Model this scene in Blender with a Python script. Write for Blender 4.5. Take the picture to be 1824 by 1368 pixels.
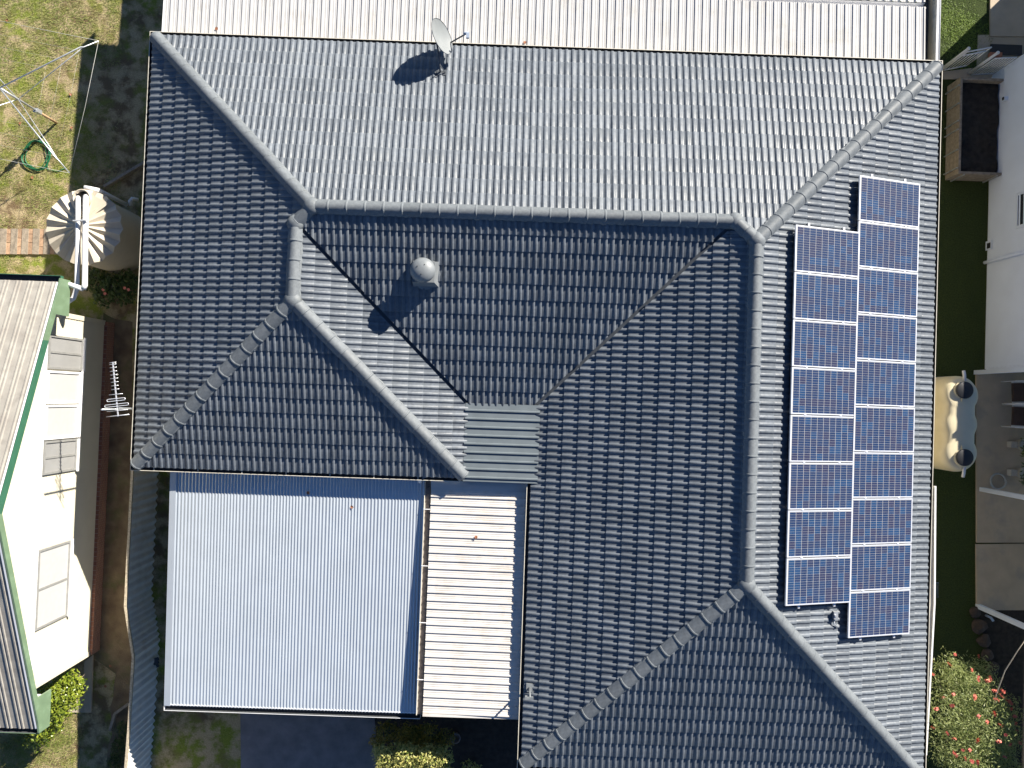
import bpy, bmesh, math, random
import numpy as np
from mathutils import Vector, Matrix, noise

random.seed(7); rng = np.random.default_rng(7)
S = bpy.context.scene
C = S.collection
for o in list(bpy.data.objects): bpy.data.objects.remove(o)

# ---------------------------------------------------------------- camera
F, EAVE = 1337.62, 2.75                      # focal length in photo pixels, eave height
CAMH = EAVE + 17.114
d0 = Vector(((905.06 - 912) / F, -(710.98 - 684) / F, -1)).normalized()
RC = Matrix.Rotation(.035, 3, 'Z') @ d0.rotation_difference(Vector((0, 0, -1))).to_matrix()
cd = bpy.data.cameras.new('camera'); cam = bpy.data.objects.new('camera', cd); C.objects.link(cam)
cam.matrix_world = Matrix.Translation((0, 0, CAMH)) @ RC.to_4x4()
cd.sensor_width = 36; cd.lens = F / 1824 * 36; cd.clip_end = 2000
S.camera = cam
# ---------------------------------------------------------------- light
SUN_EL, SUN_AZ = math.radians(26.2), math.radians(46)
SUNV = Vector((math.cos(SUN_EL) * math.cos(SUN_AZ), math.cos(SUN_EL) * math.sin(SUN_AZ), math.sin(SUN_EL)))
w = bpy.data.worlds.new('World'); S.world = w; w.use_nodes = True
nt = w.node_tree; bg = nt.nodes['Background']
sk = nt.nodes.new('ShaderNodeTexSky'); sk.sky_type = 'NISHITA'; sk.sun_disc = False
sk.sun_elevation = SUN_EL; sk.sun_rotation = math.pi / 2 - SUN_AZ
sk.air_density = .75; sk.dust_density = 0.; sk.ozone_density = 6.
nt.links.new(sk.outputs[0], bg.inputs[0]); bg.inputs[1].default_value = .05
sl = bpy.data.lights.new('sun', 'SUN'); sl.energy = 5.0; sl.angle = math.radians(.5); sl.color = (1, .93, .82)
sun = bpy.data.objects.new('sun', sl); C.objects.link(sun)
sun.rotation_euler = SUNV.to_track_quat('Z', 'Y').to_euler(); sun.location = (20, 20, 30)
S.view_settings.view_transform = 'Standard'; S.view_settings.look = 'None'
S.view_settings.exposure = 1.32; S.view_settings.gamma = 1

# ---------------------------------------------------------------- helpers
def ray(px, py): return RC @ Vector(((px - 912) / F, -(py - 684) / F, -1))
def P(px, py, z=0.):                          # photo pixel -> point at height z
    d = ray(px, py); return Vector((0, 0, CAMH)) + d * ((z - CAMH) / d.z)
def PX(px, py, X):                            # photo pixel -> point on the wall plane x = X
    d = ray(px, py); return Vector((0, 0, CAMH)) + d * (X / d.x)
def proj(p):
    q = RC.transposed() @ (Vector(p) - Vector((0, 0, CAMH)))
    return 912 + F * q.x / -q.z, 684 - F * q.y / -q.z

def worg(o):
    v = Vector((0, 0, 0))
    while o: v = v + o.location; o = o.parent
    return v
def thing(name, label, cat, loc, group=None):
    o = bpy.data.objects.new(name, None); C.objects.link(o); o.location = loc
    o.empty_display_size = .2
    return tag(o, label, cat, group)
def tag(o, label, cat, group=None):
    o['label'] = label; o['category'] = cat
    if group: o['group'] = group
    return o
def structure(o): o['kind'] = 'structure'; return o
def stuff(o): o['kind'] = 'stuff'; return o

class MB:
    def __init__(s): s.v = []; s.f = []; s.m = []; s.s = []; s.t = []
    def add(s, vs, fs, mi=0, smooth=False, tint=None):
        n = len(s.v); s.v += [tuple(v) for v in vs]
        for f in fs: s.f.append(tuple(n + i for i in f)); s.m.append(mi); s.s.append(smooth)
        if tint is not None: s.t += [tint] * len(vs)
        return s
    def box(s, a, b, mi=0):
        x0, y0, z0 = (min(p, q) for p, q in zip(a, b)); x1, y1, z1 = (max(p, q) for p, q in zip(a, b))
        vs = [(x0,y0,z0),(x1,y0,z0),(x1,y1,z0),(x0,y1,z0),(x0,y0,z1),(x1,y0,z1),(x1,y1,z1),(x0,y1,z1)]
        return s.add(vs, [(3,2,1,0),(4,5,6,7),(0,1,5,4),(1,2,6,5),(2,3,7,6),(3,0,4,7)], mi)
    def bar(s, a, b, w, h, up=(0, 0, 1), mi=0):          # rectangular bar from a to b
        a, b = Vector(a), Vector(b); d = (b - a).normalized(); u = Vector(up)
        if abs(d.dot(u)) > .98: u = Vector((1, 0, 0))
        l = d.cross(u).normalized(); u = l.cross(d)
        vs = [p + l * x * w / 2 + u * y * h / 2 for p in (a, b) for x, y in ((-1,-1),(1,-1),(1,1),(-1,1))]
        return s.add(vs, [(0,1,2,3),(7,6,5,4),(0,4,5,1),(1,5,6,2),(2,6,7,3),(3,7,4,0)], mi)
    def prism(s, poly, z0, z1, mi=0):                    # plan polygon (ccw)
        n = len(poly); a = sum(poly[i][0]*poly[(i+1)%n][1]-poly[(i+1)%n][0]*poly[i][1] for i in range(n))
        if a < 0: poly = poly[::-1]
        vs = [(p[0], p[1], z0) for p in poly] + [(p[0], p[1], z1) for p in poly]
        fs = [tuple(range(n))[::-1], tuple(range(n, 2*n))] + [(i, (i+1)%n, n+(i+1)%n, n+i) for i in range(n)]
        return s.add(vs, fs, mi)
    def tube(s, pts, r, n=10, mi=0, cap=True):
        pts = [Vector(p) for p in pts]; rs = r if isinstance(r, (list, tuple)) else [r] * len(pts)
        rings = []; ref = None
        for i, p in enumerate(pts):
            d = ((pts[min(i+1, len(pts)-1)] - p).normalized() + (p - pts[max(i-1, 0)]).normalized())
            if d.length < 1e-6: d = Vector((0, 0, 1))
            d.normalize()
            if ref is None: ref = Vector((0,0,1)) if abs(d.z) < .9 else Vector((1,0,0))
            l = d.cross(ref).normalized(); u = l.cross(d).normalized(); ref = u
            rings.append([p + (l * math.cos(2*math.pi*k/n) + u * math.sin(2*math.pi*k/n)) * rs[i] for k in range(n)])
        vs = [v for r_ in rings for v in r_]
        fs = [(i*n+k, i*n+(k+1)%n, (i+1)*n+(k+1)%n, (i+1)*n+k) for i in range(len(pts)-1) for k in range(n)]
        s.add(vs, fs, mi, True)
        if cap:
            m = len(s.v) - len(vs)
            s.f.append(tuple(m + k for k in range(n))[::-1]); s.m.append(mi); s.s.append(False)
            s.f.append(tuple(m + (len(pts)-1)*n + k for k in range(n))); s.m.append(mi); s.s.append(False)
        return s
    def lathe(s, c, prof, n=24, mi=0, smooth=True):      # prof: (r, z) from bottom to top
        c = Vector(c); vs = []
        for r, z in prof: vs += [c + Vector((r*math.cos(2*math.pi*k/n), r*math.sin(2*math.pi*k/n), z)) for k in range(n)]
        fs = [(i*n+k, i*n+(k+1)%n, (i+1)*n+(k+1)%n, (i+1)*n+k) for i in range(len(prof)-1) for k in range(n)]
        fs.append(tuple(range((len(prof)-1)*n, len(prof)*n))); fs.append(tuple(range(n))[::-1])
        return s.add(vs, fs, mi, smooth)
    def extr(s, prof, org, across, up, along, mi=0, thick=.004, smooth=False):   # open profile -> sheet with thickness
        org, across, up, along = map(Vector, (org, across, up, along)); n = len(prof)
        top = [org + across*x + up*z for x, z in prof]; bot = [org + across*x + up*(z - thick) for x, z in prof]
        A, B_ = [p + along for p in top], [p + along for p in bot]
        flip = across.cross(along).dot(up) < 0
        def put(vs, fs, sm): s.add(vs, [f[::-1] for f in fs] if flip else fs, mi, sm)
        put(top + A, [(i, i+1, n+i+1, n+i) for i in range(n-1)], smooth)
        put(bot + B_, [(i, n+i, n+i+1, i+1) for i in range(n-1)], smooth)
        put(top + bot, [(i, n+i, n+i+1, i+1) for i in range(n-1)], False)
        put(A + B_, [(i, i+1, n+i+1, n+i) for i in range(n-1)], False)
        put([top[0], A[0], B_[0], bot[0], top[-1], A[-1], B_[-1], bot[-1]], [(0,1,2,3), (4,7,6,5)], False)
        return s
    def build(s, name, mats, parent=None):
        me = bpy.data.meshes.new(name); o_ = worg(parent) if parent else Vector((0, 0, 0))
        me.from_pydata([(v[0]-o_.x, v[1]-o_.y, v[2]-o_.z) for v in s.v], [], s.f)
        for m in (mats if isinstance(mats, (list, tuple)) else [mats]): me.materials.append(m)
        me.polygons.foreach_set('material_index', s.m); me.polygons.foreach_set('use_smooth', s.s)
        if s.t and len(s.t) == len(s.v):
            me.attributes.new('tint', 'FLOAT', 'POINT').data.foreach_set('value', s.t)
        me.update()
        o = bpy.data.objects.new(name, me); C.objects.link(o); o.parent = parent
        return o
def top(mb, name, mats, label, cat, group=None, origin=None):      # a thing that is a single mesh, origin at its base
    if origin is None:
        a = np.array(mb.v); origin = Vector((*(a[:, :2].min(0) + a[:, :2].max(0)) / 2, a[:, 2].min()))
    origin = Vector(origin); mb.v = [(v[0]-origin.x, v[1]-origin.y, v[2]-origin.z) for v in mb.v]
    o = mb.build(name, mats); o.location = origin
    return tag(o, label, cat, group)

# ---------------------------------------------------------------- materials
def mat(name, col, rough=.6, metal=0., var=.12, scale=8., col2=None, bump=0., bscale=60., spec=.5, tint=0., stain=None, sscale=1.2, coat=0.):
    m = bpy.data.materials.new(name); m.use_nodes = True; t = m.node_tree; N, L = t.nodes, t.links
    b = N['Principled BSDF']; b.inputs['Roughness'].default_value = rough; b.inputs['Metallic'].default_value = metal
    b.inputs['Specular IOR Level'].default_value = spec
    if coat: b.inputs['Coat Weight'].default_value = coat; b.inputs['Coat Roughness'].default_value = .25
    tc = N.new('ShaderNodeTexCoord'); nz = N.new('ShaderNodeTexNoise'); nz.inputs['Scale'].default_value = scale; nz.inputs['Detail'].default_value = 6
    L.new(tc.outputs['Object'], nz.inputs['Vector'])
    mx = N.new('ShaderNodeMix'); mx.data_type = 'RGBA'
    c1 = tuple(c*(1-var) for c in col); c2 = tuple(min(1, c*(1+var)) for c in col) if col2 is None else col2
    mx.inputs['A'].default_value = (*c1, 1); mx.inputs['B'].default_value = (*c2, 1)
    rp = N.new('ShaderNodeMapRange'); rp.inputs['From Min'].default_value = .3; rp.inputs['From Max'].default_value = .7
    L.new(nz.outputs['Fac'], rp.inputs['Value']); L.new(rp.outputs[0], mx.inputs['Factor']); out = mx.outputs['Result']
    if stain:
        n2 = N.new('ShaderNodeTexNoise'); n2.inputs['Scale'].default_value = sscale; n2.inputs['Detail'].default_value = 8; n2.inputs['Roughness'].default_value = .65
        L.new(tc.outputs['Object'], n2.inputs['Vector'])
        r2 = N.new('ShaderNodeMapRange'); r2.inputs['From Min'].default_value = .52; r2.inputs['From Max'].default_value = .68; r2.inputs['To Max'].default_value = stain[3]
        L.new(n2.outputs['Fac'], r2.inputs['Value'])
        m2 = N.new('ShaderNodeMix'); m2.data_type = 'RGBA'; m2.inputs['B'].default_value = (*stain[:3], 1)
        L.new(r2.outputs[0], m2.inputs['Factor']); L.new(out, m2.inputs['A']); out = m2.outputs['Result']
    if tint:
        at = N.new('ShaderNodeAttribute'); at.attribute_name = 'tint'; oi = N.new('ShaderNodeObjectInfo')
        ad = N.new('ShaderNodeMath'); ad.operation = 'ADD'; L.new(at.outputs['Fac'], ad.inputs[0]); L.new(oi.outputs['Random'], ad.inputs[1])
        fr = N.new('ShaderNodeMath'); fr.operation = 'FRACT'; L.new(ad.outputs[0], fr.inputs[0])
        mr = N.new('ShaderNodeMapRange'); mr.inputs['To Min'].default_value = 1-tint; mr.inputs['To Max'].default_value = 1+tint; L.new(fr.outputs[0], mr.inputs['Value'])
        hs = N.new('ShaderNodeHueSaturation'); L.new(mr.outputs[0], hs.inputs['Value']); L.new(out, hs.inputs['Color']); out = hs.outputs[0]
        mr2 = N.new('ShaderNodeMapRange'); mr2.inputs['To Min'].default_value = rough*.85; mr2.inputs['To Max'].default_value = rough*1.12; L.new(fr.outputs[0], mr2.inputs['Value']); L.new(mr2.outputs[0], b.inputs['Roughness'])
    L.new(out, b.inputs['Base Color'])
    if bump:
        n3 = N.new('ShaderNodeTexNoise'); n3.inputs['Scale'].default_value = bscale; n3.inputs['Detail'].default_value = 5; L.new(tc.outputs['Object'], n3.inputs['Vector'])
        bp = N.new('ShaderNodeBump'); bp.inputs['Strength'].default_value = bump; bp.inputs['Distance'].default_value = .02
        L.new(n3.outputs['Fac'], bp.inputs['Height']); L.new(bp.outputs[0], b.inputs['Normal'])
    return m

def leafmat(name, dark, light, trans=.3, rough=.45):
    m = bpy.data.materials.new(name); m.use_nodes = True; t = m.node_tree; N, L = t.nodes, t.links
    b = N['Principled BSDF']; b.inputs['Roughness'].default_value = rough
    at = N.new('ShaderNodeAttribute'); at.attribute_name = 'tint'
    mx = N.new('ShaderNodeMix'); mx.data_type = 'RGBA'; mx.inputs['A'].default_value = (*dark, 1); mx.inputs['B'].default_value = (*light, 1)
    L.new(at.outputs['Fac'], mx.inputs['Factor']); L.new(mx.outputs['Result'], b.inputs['Base Color'])
    tr = N.new('ShaderNodeBsdfTranslucent'); L.new(mx.outputs['Result'], tr.inputs['Color'])
    ms = N.new('ShaderNodeMixShader'); ms.inputs[0].default_value = trans
    L.new(b.outputs[0], ms.inputs[1]); L.new(tr.outputs[0], ms.inputs[2]); L.new(ms.outputs[0], N['Material Output'].inputs[0])
    return m

def brickmat(name, c1, c2, mortar, sc, axis):
    m = bpy.data.materials.new(name); m.use_nodes = True; t = m.node_tree; N, L = t.nodes, t.links
    b = N['Principled BSDF']; b.inputs['Roughness'].default_value = .85
    tc = N.new('ShaderNodeTexCoord'); sp = N.new('ShaderNodeSeparateXYZ'); cb = N.new('ShaderNodeCombineXYZ')
    L.new(tc.outputs['Object'], sp.inputs[0]); L.new(sp.outputs[axis], cb.inputs['X']); L.new(sp.outputs['Z'], cb.inputs['Y'])
    br = N.new('ShaderNodeTexBrick'); br.inputs['Scale'].default_value = sc; br.inputs['Color1'].default_value = (*c1, 1); br.inputs['Color2'].default_value = (*c2, 1); br.inputs['Mortar'].default_value = (*mortar, 1)
    br.inputs['Brick Width'].default_value = .5; br.inputs['Row Height'].default_value = .18; br.inputs['Mortar Size'].default_value = .02
    L.new(cb.outputs[0], br.inputs['Vector']); L.new(br.outputs['Color'], b.inputs['Base Color'])
    return m

TILE = mat('painted_roof_tile', (.122, .138, .158), .42, spec=.28, var=.16, scale=14, bump=.10, bscale=60, tint=.13, stain=(.15, .165, .175, .5), sscale=3.)
CAP = mat('painted_ridge_cap', (.135, .15, .163), .6, spec=.3, var=.14, scale=18, bump=.15, bscale=80, tint=.08, stain=(.2, .21, .205, .5), sscale=5.)
MORTAR = mat('ridge_pointing', (.16, .175, .185), .8, var=.2, scale=30, bump=.4, bscale=70)
SLATE = mat('slate_steel_sheet', (.14, .165, .18), .4, var=.08, scale=4)
VALLEY = mat('valley_metal', (.06, .07, .085), .5)
CREAM = mat('cream_painted_steel', (.66, .62, .52), .5, var=.08, scale=5, stain=(.45, .4, .3, .5))
WHITE = mat('white_painted_steel', (.78, .78, .78), .45, var=.05, scale=3)
GUTIN = mat('gutter_inner_shade', (.05, .055, .06), .8, var=.3, scale=20)  # dark inner faces: the gutter's inside shade is put into the colour
PATIO = mat('white_patio_sheet', (.50, .495, .485), .45, spec=.25, var=.05, scale=3, stain=(.41, .385, .35, .6), sscale=2.2)
PATIO2 = mat('aged_white_patio_sheet', (.60, .575, .54), .5, spec=.25, var=.05, scale=3, stain=(.46, .40, .33, .5), sscale=2.6)
ZINC = mat('zincalume_corrugated', (.50, .55, .60), .38, spec=.3, metal=.4, var=.04, scale=2, stain=(.48, .53, .59, .4), sscale=1.1)
BRICKW = brickmat('brick_wall', (.30, .14, .09), (.22, .10, .07), (.3, .28, .25), 4., 'Y')
ALU = mat('aluminium_frame', (.78, .79, .81), .35, metal=.5, var=.03)
BACK = mat('white_backsheet', (.42, .42, .42), .35, var=.02)
GREY_ROOF = mat('weathered_fibre_sheet', (.30, .28, .25), .85, spec=.2, var=.16, scale=5, col2=(.36, .34, .30), bump=.2, stain=(.21, .19, .17, .7), sscale=2.5)
GREEN_OLD = mat('faded_green_paint', (.14, .21, .125), .55, var=.1, scale=4, stain=(.19, .27, .18, .6), sscale=4)
GREEN = mat('green_paint', (.035, .12, .07), .5, var=.1, scale=6)
CLAD = mat('cream_cladding', (.60, .56, .44), .6, var=.04, scale=2, stain=(.56, .52, .40, .4))
BLIND = mat('white_blind', (.43, .43, .42), .6, var=.03)
PVC = mat('white_pvc', (.7, .7, .7), .35, var=.03)
TANK = mat('beige_tank_steel', (.52, .46, .36), .5, var=.05, scale=3, stain=(.36, .31, .23, .4), sscale=3)
POLY = mat('cream_polyethylene', (.70, .62, .42), .42, var=.04, scale=3)
BLACK = mat('black_plastic', (.02, .021, .024), .5)
DISH = mat('grey_dish', (.19, .205, .21), .5, var=.05, scale=5)
GALV = mat('galvanised_steel', (.55, .57, .58), .4, metal=.6, var=.08, scale=12)
WIRE = mat('clothes_wire', (.4, .4, .38), .5)
WOOD = mat('weathered_timber', (.30, .25, .19), .85, var=.25, scale=12, bump=.3, bscale=30)
BRICKP = mat('paving_brick', (.42, .27, .17), .85, var=.2, scale=16, tint=.2, bump=.2)
CONC = mat('concrete', (.46, .38, .28), .85, var=.1, scale=2.5, stain=(.3, .28, .25, .6), sscale=1.5, bump=.12)
ASPH = mat('dark_driveway', (.19, .18, .18), .85, var=.2, scale=3, bump=.25, bscale=120, stain=(.24, .235, .235, .5), sscale=2)
SOIL = mat('garden_soil', (.035, .028, .022), .95, var=.4, scale=8, bump=.6, bscale=25)
DIRT = mat('bare_dirt', (.17, .115, .07), .95, var=.3, scale=3, col2=(.24, .175, .10), bump=.5, bscale=30, stain=(.10, .12, .04, .8), sscale=1.3)
HOSE = mat('green_hose', (.012, .12, .05), .4)
FENCEM = mat('corrugated_fence_steel', (.78, .77, .73), .5, metal=.0, var=.08, scale=3, stain=(.6, .57, .52, .6), sscale=2)
FENCEC = mat('fence_capping', (.42, .36, .26), .7, var=.35, scale=25)
BOARD = mat('white_weatherboard', (.70, .77, .88), .5, var=.03, scale=2)  # white boards, with the blue of the skylight put into the colour
GLASS = mat('dark_window_glass', (.03, .035, .04), .12, var=.2)
BROWN = mat('brown_upholstery', (.07, .045, .04), .8)
TERR = mat('pale_concrete_pot', (.5, .48, .43), .8)
LEAF_DEAD = mat('dead_leaf', (.30, .12, .06), .8, var=.3)
BARK = mat('bark', (.25, .2, .15), .9, var=.3, scale=20)
FLOWER = mat('red_bottlebrush_flower', (.62, .15, .11), .6, var=.25, scale=9)
PINK = mat('pink_petal', (.75, .25, .2), .6)

def lawnmat():
    m = bpy.data.materials.new('patchy_lawn'); m.use_nodes = True; t = m.node_tree; N, L = t.nodes, t.links
    b = N['Principled BSDF']; b.inputs['Roughness'].default_value = .95; b.inputs['Specular IOR Level'].default_value = .15
    tc = N.new('ShaderNodeTexCoord')
    def nz(sc, det, lo, hi, ro=.6):
        n = N.new('ShaderNodeTexNoise'); n.inputs['Scale'].default_value = sc; n.inputs['Detail'].default_value = det; n.inputs['Roughness'].default_value = ro
        L.new(tc.outputs['Object'], n.inputs['Vector']); r = N.new('ShaderNodeMapRange'); r.inputs['From Min'].default_value = lo; r.inputs['From Max'].default_value = hi
        L.new(n.outputs['Fac'], r.inputs['Value']); return r.outputs[0], n.outputs['Fac']
    def mix(a, bb, f):
        x = N.new('ShaderNodeMix'); x.data_type = 'RGBA'
        for s_, v in (('A', a), ('B', bb)):
            if isinstance(v, tuple): x.inputs[s_].default_value = (*v, 1)
            else: L.new(v, x.inputs[s_])
        L.new(f, x.inputs['Factor']); return x.outputs['Result']
    fine, fr = nz(28, 6, .3, .7, .75); mid, _ = nz(2.6, 6, .44, .58); big, _ = nz(.8, 5, .42, .58)
    green = mix((.12, .165, .02), (.32, .36, .065), fine)
    dry = mix((.31, .23, .125), (.58, .48, .29), fine)
    g2 = mix(green, dry, mid); brown = mix((.19, .135, .075), dry, mid)
    west = mix(g2, brown, big)
    lush_shaded = mix((.025, .04, .014), (.075, .10, .03), fine)  # greener east grass, also darkened in its colour for the shade there
    sp = N.new('ShaderNodeSeparateXYZ'); L.new(tc.outputs['Object'], sp.inputs[0])
    ea = N.new('ShaderNodeMapRange'); ea.inputs['From Min'].default_value = 3; ea.inputs['From Max'].default_value = 9; L.new(sp.outputs['X'], ea.inputs['Value'])
    L.new(mix(west, lush_shaded, ea.outputs[0]), b.inputs['Base Color'])
    n = N.new('ShaderNodeTexNoise'); n.inputs['Scale'].default_value = 22; n.inputs['Detail'].default_value = 8; n.inputs['Roughness'].default_value = .8; L.new(tc.outputs['Object'], n.inputs['Vector'])
    bp = N.new('ShaderNodeBump'); bp.inputs['Strength'].default_value = .9; bp.inputs['Distance'].default_value = .05; L.new(n.outputs['Fac'], bp.inputs['Height']); L.new(bp.outputs[0], b.inputs['Normal'])
    return m
LAWN = lawnmat()

def cellmat():
    m = bpy.data.materials.new('polycrystalline_cell'); m.use_nodes = True; t = m.node_tree; N, L = t.nodes, t.links
    b = N['Principled BSDF']; b.inputs['Roughness'].default_value = .3; b.inputs['Coat Weight'].default_value = .6; b.inputs['Coat Roughness'].default_value = .08
    oi = N.new('ShaderNodeObjectInfo'); tc = N.new('ShaderNodeTexCoord')
    r = N.new('ShaderNodeValToRGB'); e = r.color_ramp.elements
    e[0].position = 0; e[0].color = (.011, .029, .085, 1); e[1].position = 1; e[1].color = (.013, .046, .12, 1)
    x = e.new(.3); x.color = (.015, .030, .08, 1); x = e.new(.6); x.color = (.025, .028, .066, 1); x = e.new(.8); x.color = (.011, .040, .11, 1)
    L.new(oi.outputs['Random'], r.inputs[0])
    v = N.new('ShaderNodeTexVoronoi'); v.inputs['Scale'].default_value = 70; L.new(tc.outputs['Object'], v.inputs['Vector'])
    mv = N.new('ShaderNodeMapRange'); mv.inputs['To Min'].default_value = .75; mv.inputs['To Max'].default_value = 1.3
    sc = N.new('ShaderNodeSeparateColor'); L.new(v.outputs['Color'], sc.inputs[0]); L.new(sc.outputs[0], mv.inputs['Value'])
    hs = N.new('ShaderNodeHueSaturation'); L.new(r.outputs[0], hs.inputs['Color']); L.new(mv.outputs[0], hs.inputs['Value'])
    sp = N.new('ShaderNodeSeparateXYZ'); L.new(tc.outputs['Object'], sp.inputs[0])
    def mth(op, a, c=None):
        n = N.new('ShaderNodeMath'); n.operation = op; L.new(a, n.inputs[0])
        if c is not None: n.inputs[1].default_value = c
        return n.outputs[0]
    bus = mth('LESS_THAN', mth('ABSOLUTE', mth('SUBTRACT', mth('ABSOLUTE', sp.outputs['Y']), .027)), .0030)
    mx = N.new('ShaderNodeMix'); mx.data_type = 'RGBA'; mx.inputs['B'].default_value = (.22, .22, .22, 1); L.new(bus, mx.inputs['Factor']); L.new(hs.outputs[0], mx.inputs['A'])
    L.new(mx.outputs['Result'], b.inputs['Base Color'])
    return m
CELL = cellmat()

# ---------------------------------------------------------------- ground
g = MB(); g.add([(-90,-90,0),(90,-90,0),(90,90,0),(-90,90,0)], [(0,1,2,3)])
structure(g.build('lawn', LAWN))
def sheet(name, pix, z, m, wob=0, n=1):
    pts = [P(a, b, z) for a, b in pix]
    if wob:
        q = []
        for i, p in enumerate(pts):
            e = pts[(i+1) % len(pts)]
            for k in range(n):
                t = p.lerp(e, k/n); q.append(t + Vector((noise.noise(t*1.7), noise.noise(t*1.7+Vector((9,9,9))), 0))*wob)
        pts = q
    b = MB(); b.prism([(p.x, p.y) for p in pts], -.05, z); return structure(b.build(name, m))
sheet('bare_dirt', [(185,560),(236,575),(240,1368),(190,1368),(205,1200),(165,1170)], .006, DIRT, .12, 8)
sheet('driveway', [(428,1255),(668,1255),(672,1480),(430,1480)], .012, ASPH)
sheet('garden_bed', [(668,1240),(935,1240),(940,1480),(672,1480)], .016, SOIL, .06, 6)
sheet('side_path', [(1660,130),(1740,120),(1742,62),(1920,60),(1920,140),(1700,141),(1660,141)], .014, CONC)
b = MB()
for y0, y1 in ((662, 966), (969, 1086)):
    b = MB(); q = [P(1737,y0), P(1960,y0-3), P(1960,y1), P(1738,y1)]; b.prism([(p.x,p.y) for p in q], -.05, .05); structure(b.build('patio_slab', CONC))
b = MB(); q = [P(1762,-30), P(1960,-30), P(1960,66), P(1762,66)]; b.prism([(p.x,p.y) for p in q], -.05, .05); structure(b.build('patio_slab', CONC))

# ---------------------------------------------------------------- the tiled house
uW, uE, vN, vS1, vS2, uL, uR, vC, T = -8.3879, 9.6209, 8.0277, -1.7815, -8.2174, -.9437, .6262, -.1274, .2984
r1, r2, r3 = (vN-vC)/2, (uL-uW)/2, (uE-uR)/2
V = lambda x, y, r: Vector((x, y, EAVE + T*r))
NW, NE, SW, LS, RS, SE = V(uW,vN,0), V(uE,vN,0), V(uW,vS1,0), V(uL,vS1,0), V(uR,vS2,0), V(uE,vS2,0)
NWC, WCL, WLS = V(uW+r1,vN-r1,r1), V(uW+r2,vC+r2,r2), V(uW+r2,vS1+r2,r2)
NRC, ERN, ERS = V(uR+r1,vN-r1,r1), V(uE-r3,vN-r3,r3), V(uE-r3,vS2+r3,r3)
VL, VR = V(uL,vC,0), V(uR,vC,0)
house = thing('tiled_house', 'large low house with a dark slate-grey hipped tile roof', 'house', (0, 0, 0))
# walls, soffit
o_ = .55
b = MB()
for x0, x1, y0, y1 in ((uW+o_, uL-o_, vS1+o_, vN-o_), (uW+o_+.003, uE-o_-.003, vC+o_, vN-o_-.003), (uR+o_, uE-o_, vS2+o_, vN-o_-.006)):
    b.box((x0, y0, 0), (x1, y1, EAVE-.2))
b.build('wall', mat('cream_rendered_wall', (.58,.52,.40), .8), house)
roof = MB()
def tri(*p): roof.add([q - Vector((0,0,.07)) for q in p], [tuple(range(len(p)))])
tri(SW, WLS, WCL, NWC, NW); tri(NW, NWC, NRC, Vector((NRC.x, vN, EAVE))); tri(Vector((NRC.x, vN, EAVE)), NRC, ERN, NE); tri(NE, ERN, ERS, SE); tri(RS, SE, ERS)
tri(RS, ERS, ERN, NRC, VR); tri(VL, VR, NRC, NWC, WCL); tri(LS, VL, WCL, WLS); tri(SW, LS, WLS)
n0 = len(roof.v); roof.prism([(uW,vS1),(uL,vS1),(uL,vC),(uR,vC),(uR,vS2),(uE,vS2),(uE,vN),(uW,vN)], EAVE-.2, EAVE-.16)
roof_o = roof.build('roof', VALLEY, house)

# one tile: two rolls, 300 mm cover, nose at y = 0, head at y = .40
GA, CW = .35, .30
def tile_mesh():
    xs, zs = [], []
    for k in range(2):
        x0 = k*.15
        for x, z in ((0,0),(.034,0),(.066,.0)): xs.append(x0+x); zs.append(z)
        for a in (30, 62, 90, 118, 150):
            t = math.radians(a); xs.append(x0+.105-.039*math.cos(t)); zs.append(.025*math.sin(t)**.8)
        xs.append(x0+.144); zs.append(0)
    xs.append(.30); zs.append(0)
    n = len(xs); th = .033; L = .40
    rows = [(0, th-.006), (.012, th), (L, th*(1-L/GA)+.001)]
    vs = [(x, y, z*(1 if y > .005 else .93)+h) for y, h in rows for x, z in zip(xs, zs)]
    fs = [(r*n+i, r*n+i+1, (r+1)*n+i+1, (r+1)*n+i) for r in range(2) for i in range(n-1)]
    m = len(vs); vs += [(x, 0, z*.93+th-.006) for x, z in zip(xs, zs)] + [(x, .004, z*.93-.014) for x, z in zip(xs, zs)]
    fs += [(m+n+i, m+n+i+1, m+i+1, m+i) for i in range(n-1)]
    return np.array(vs), fs, [True]*(2*(n-1)) + [False]*(n-1)
TV, TF, TS = tile_mesh()
tme = bpy.data.meshes.new('tile'); tme.from_pydata(TV.tolist(), [], TF); tme.materials.append(TILE); tme.polygons.foreach_set('use_smooth', TS)

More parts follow.
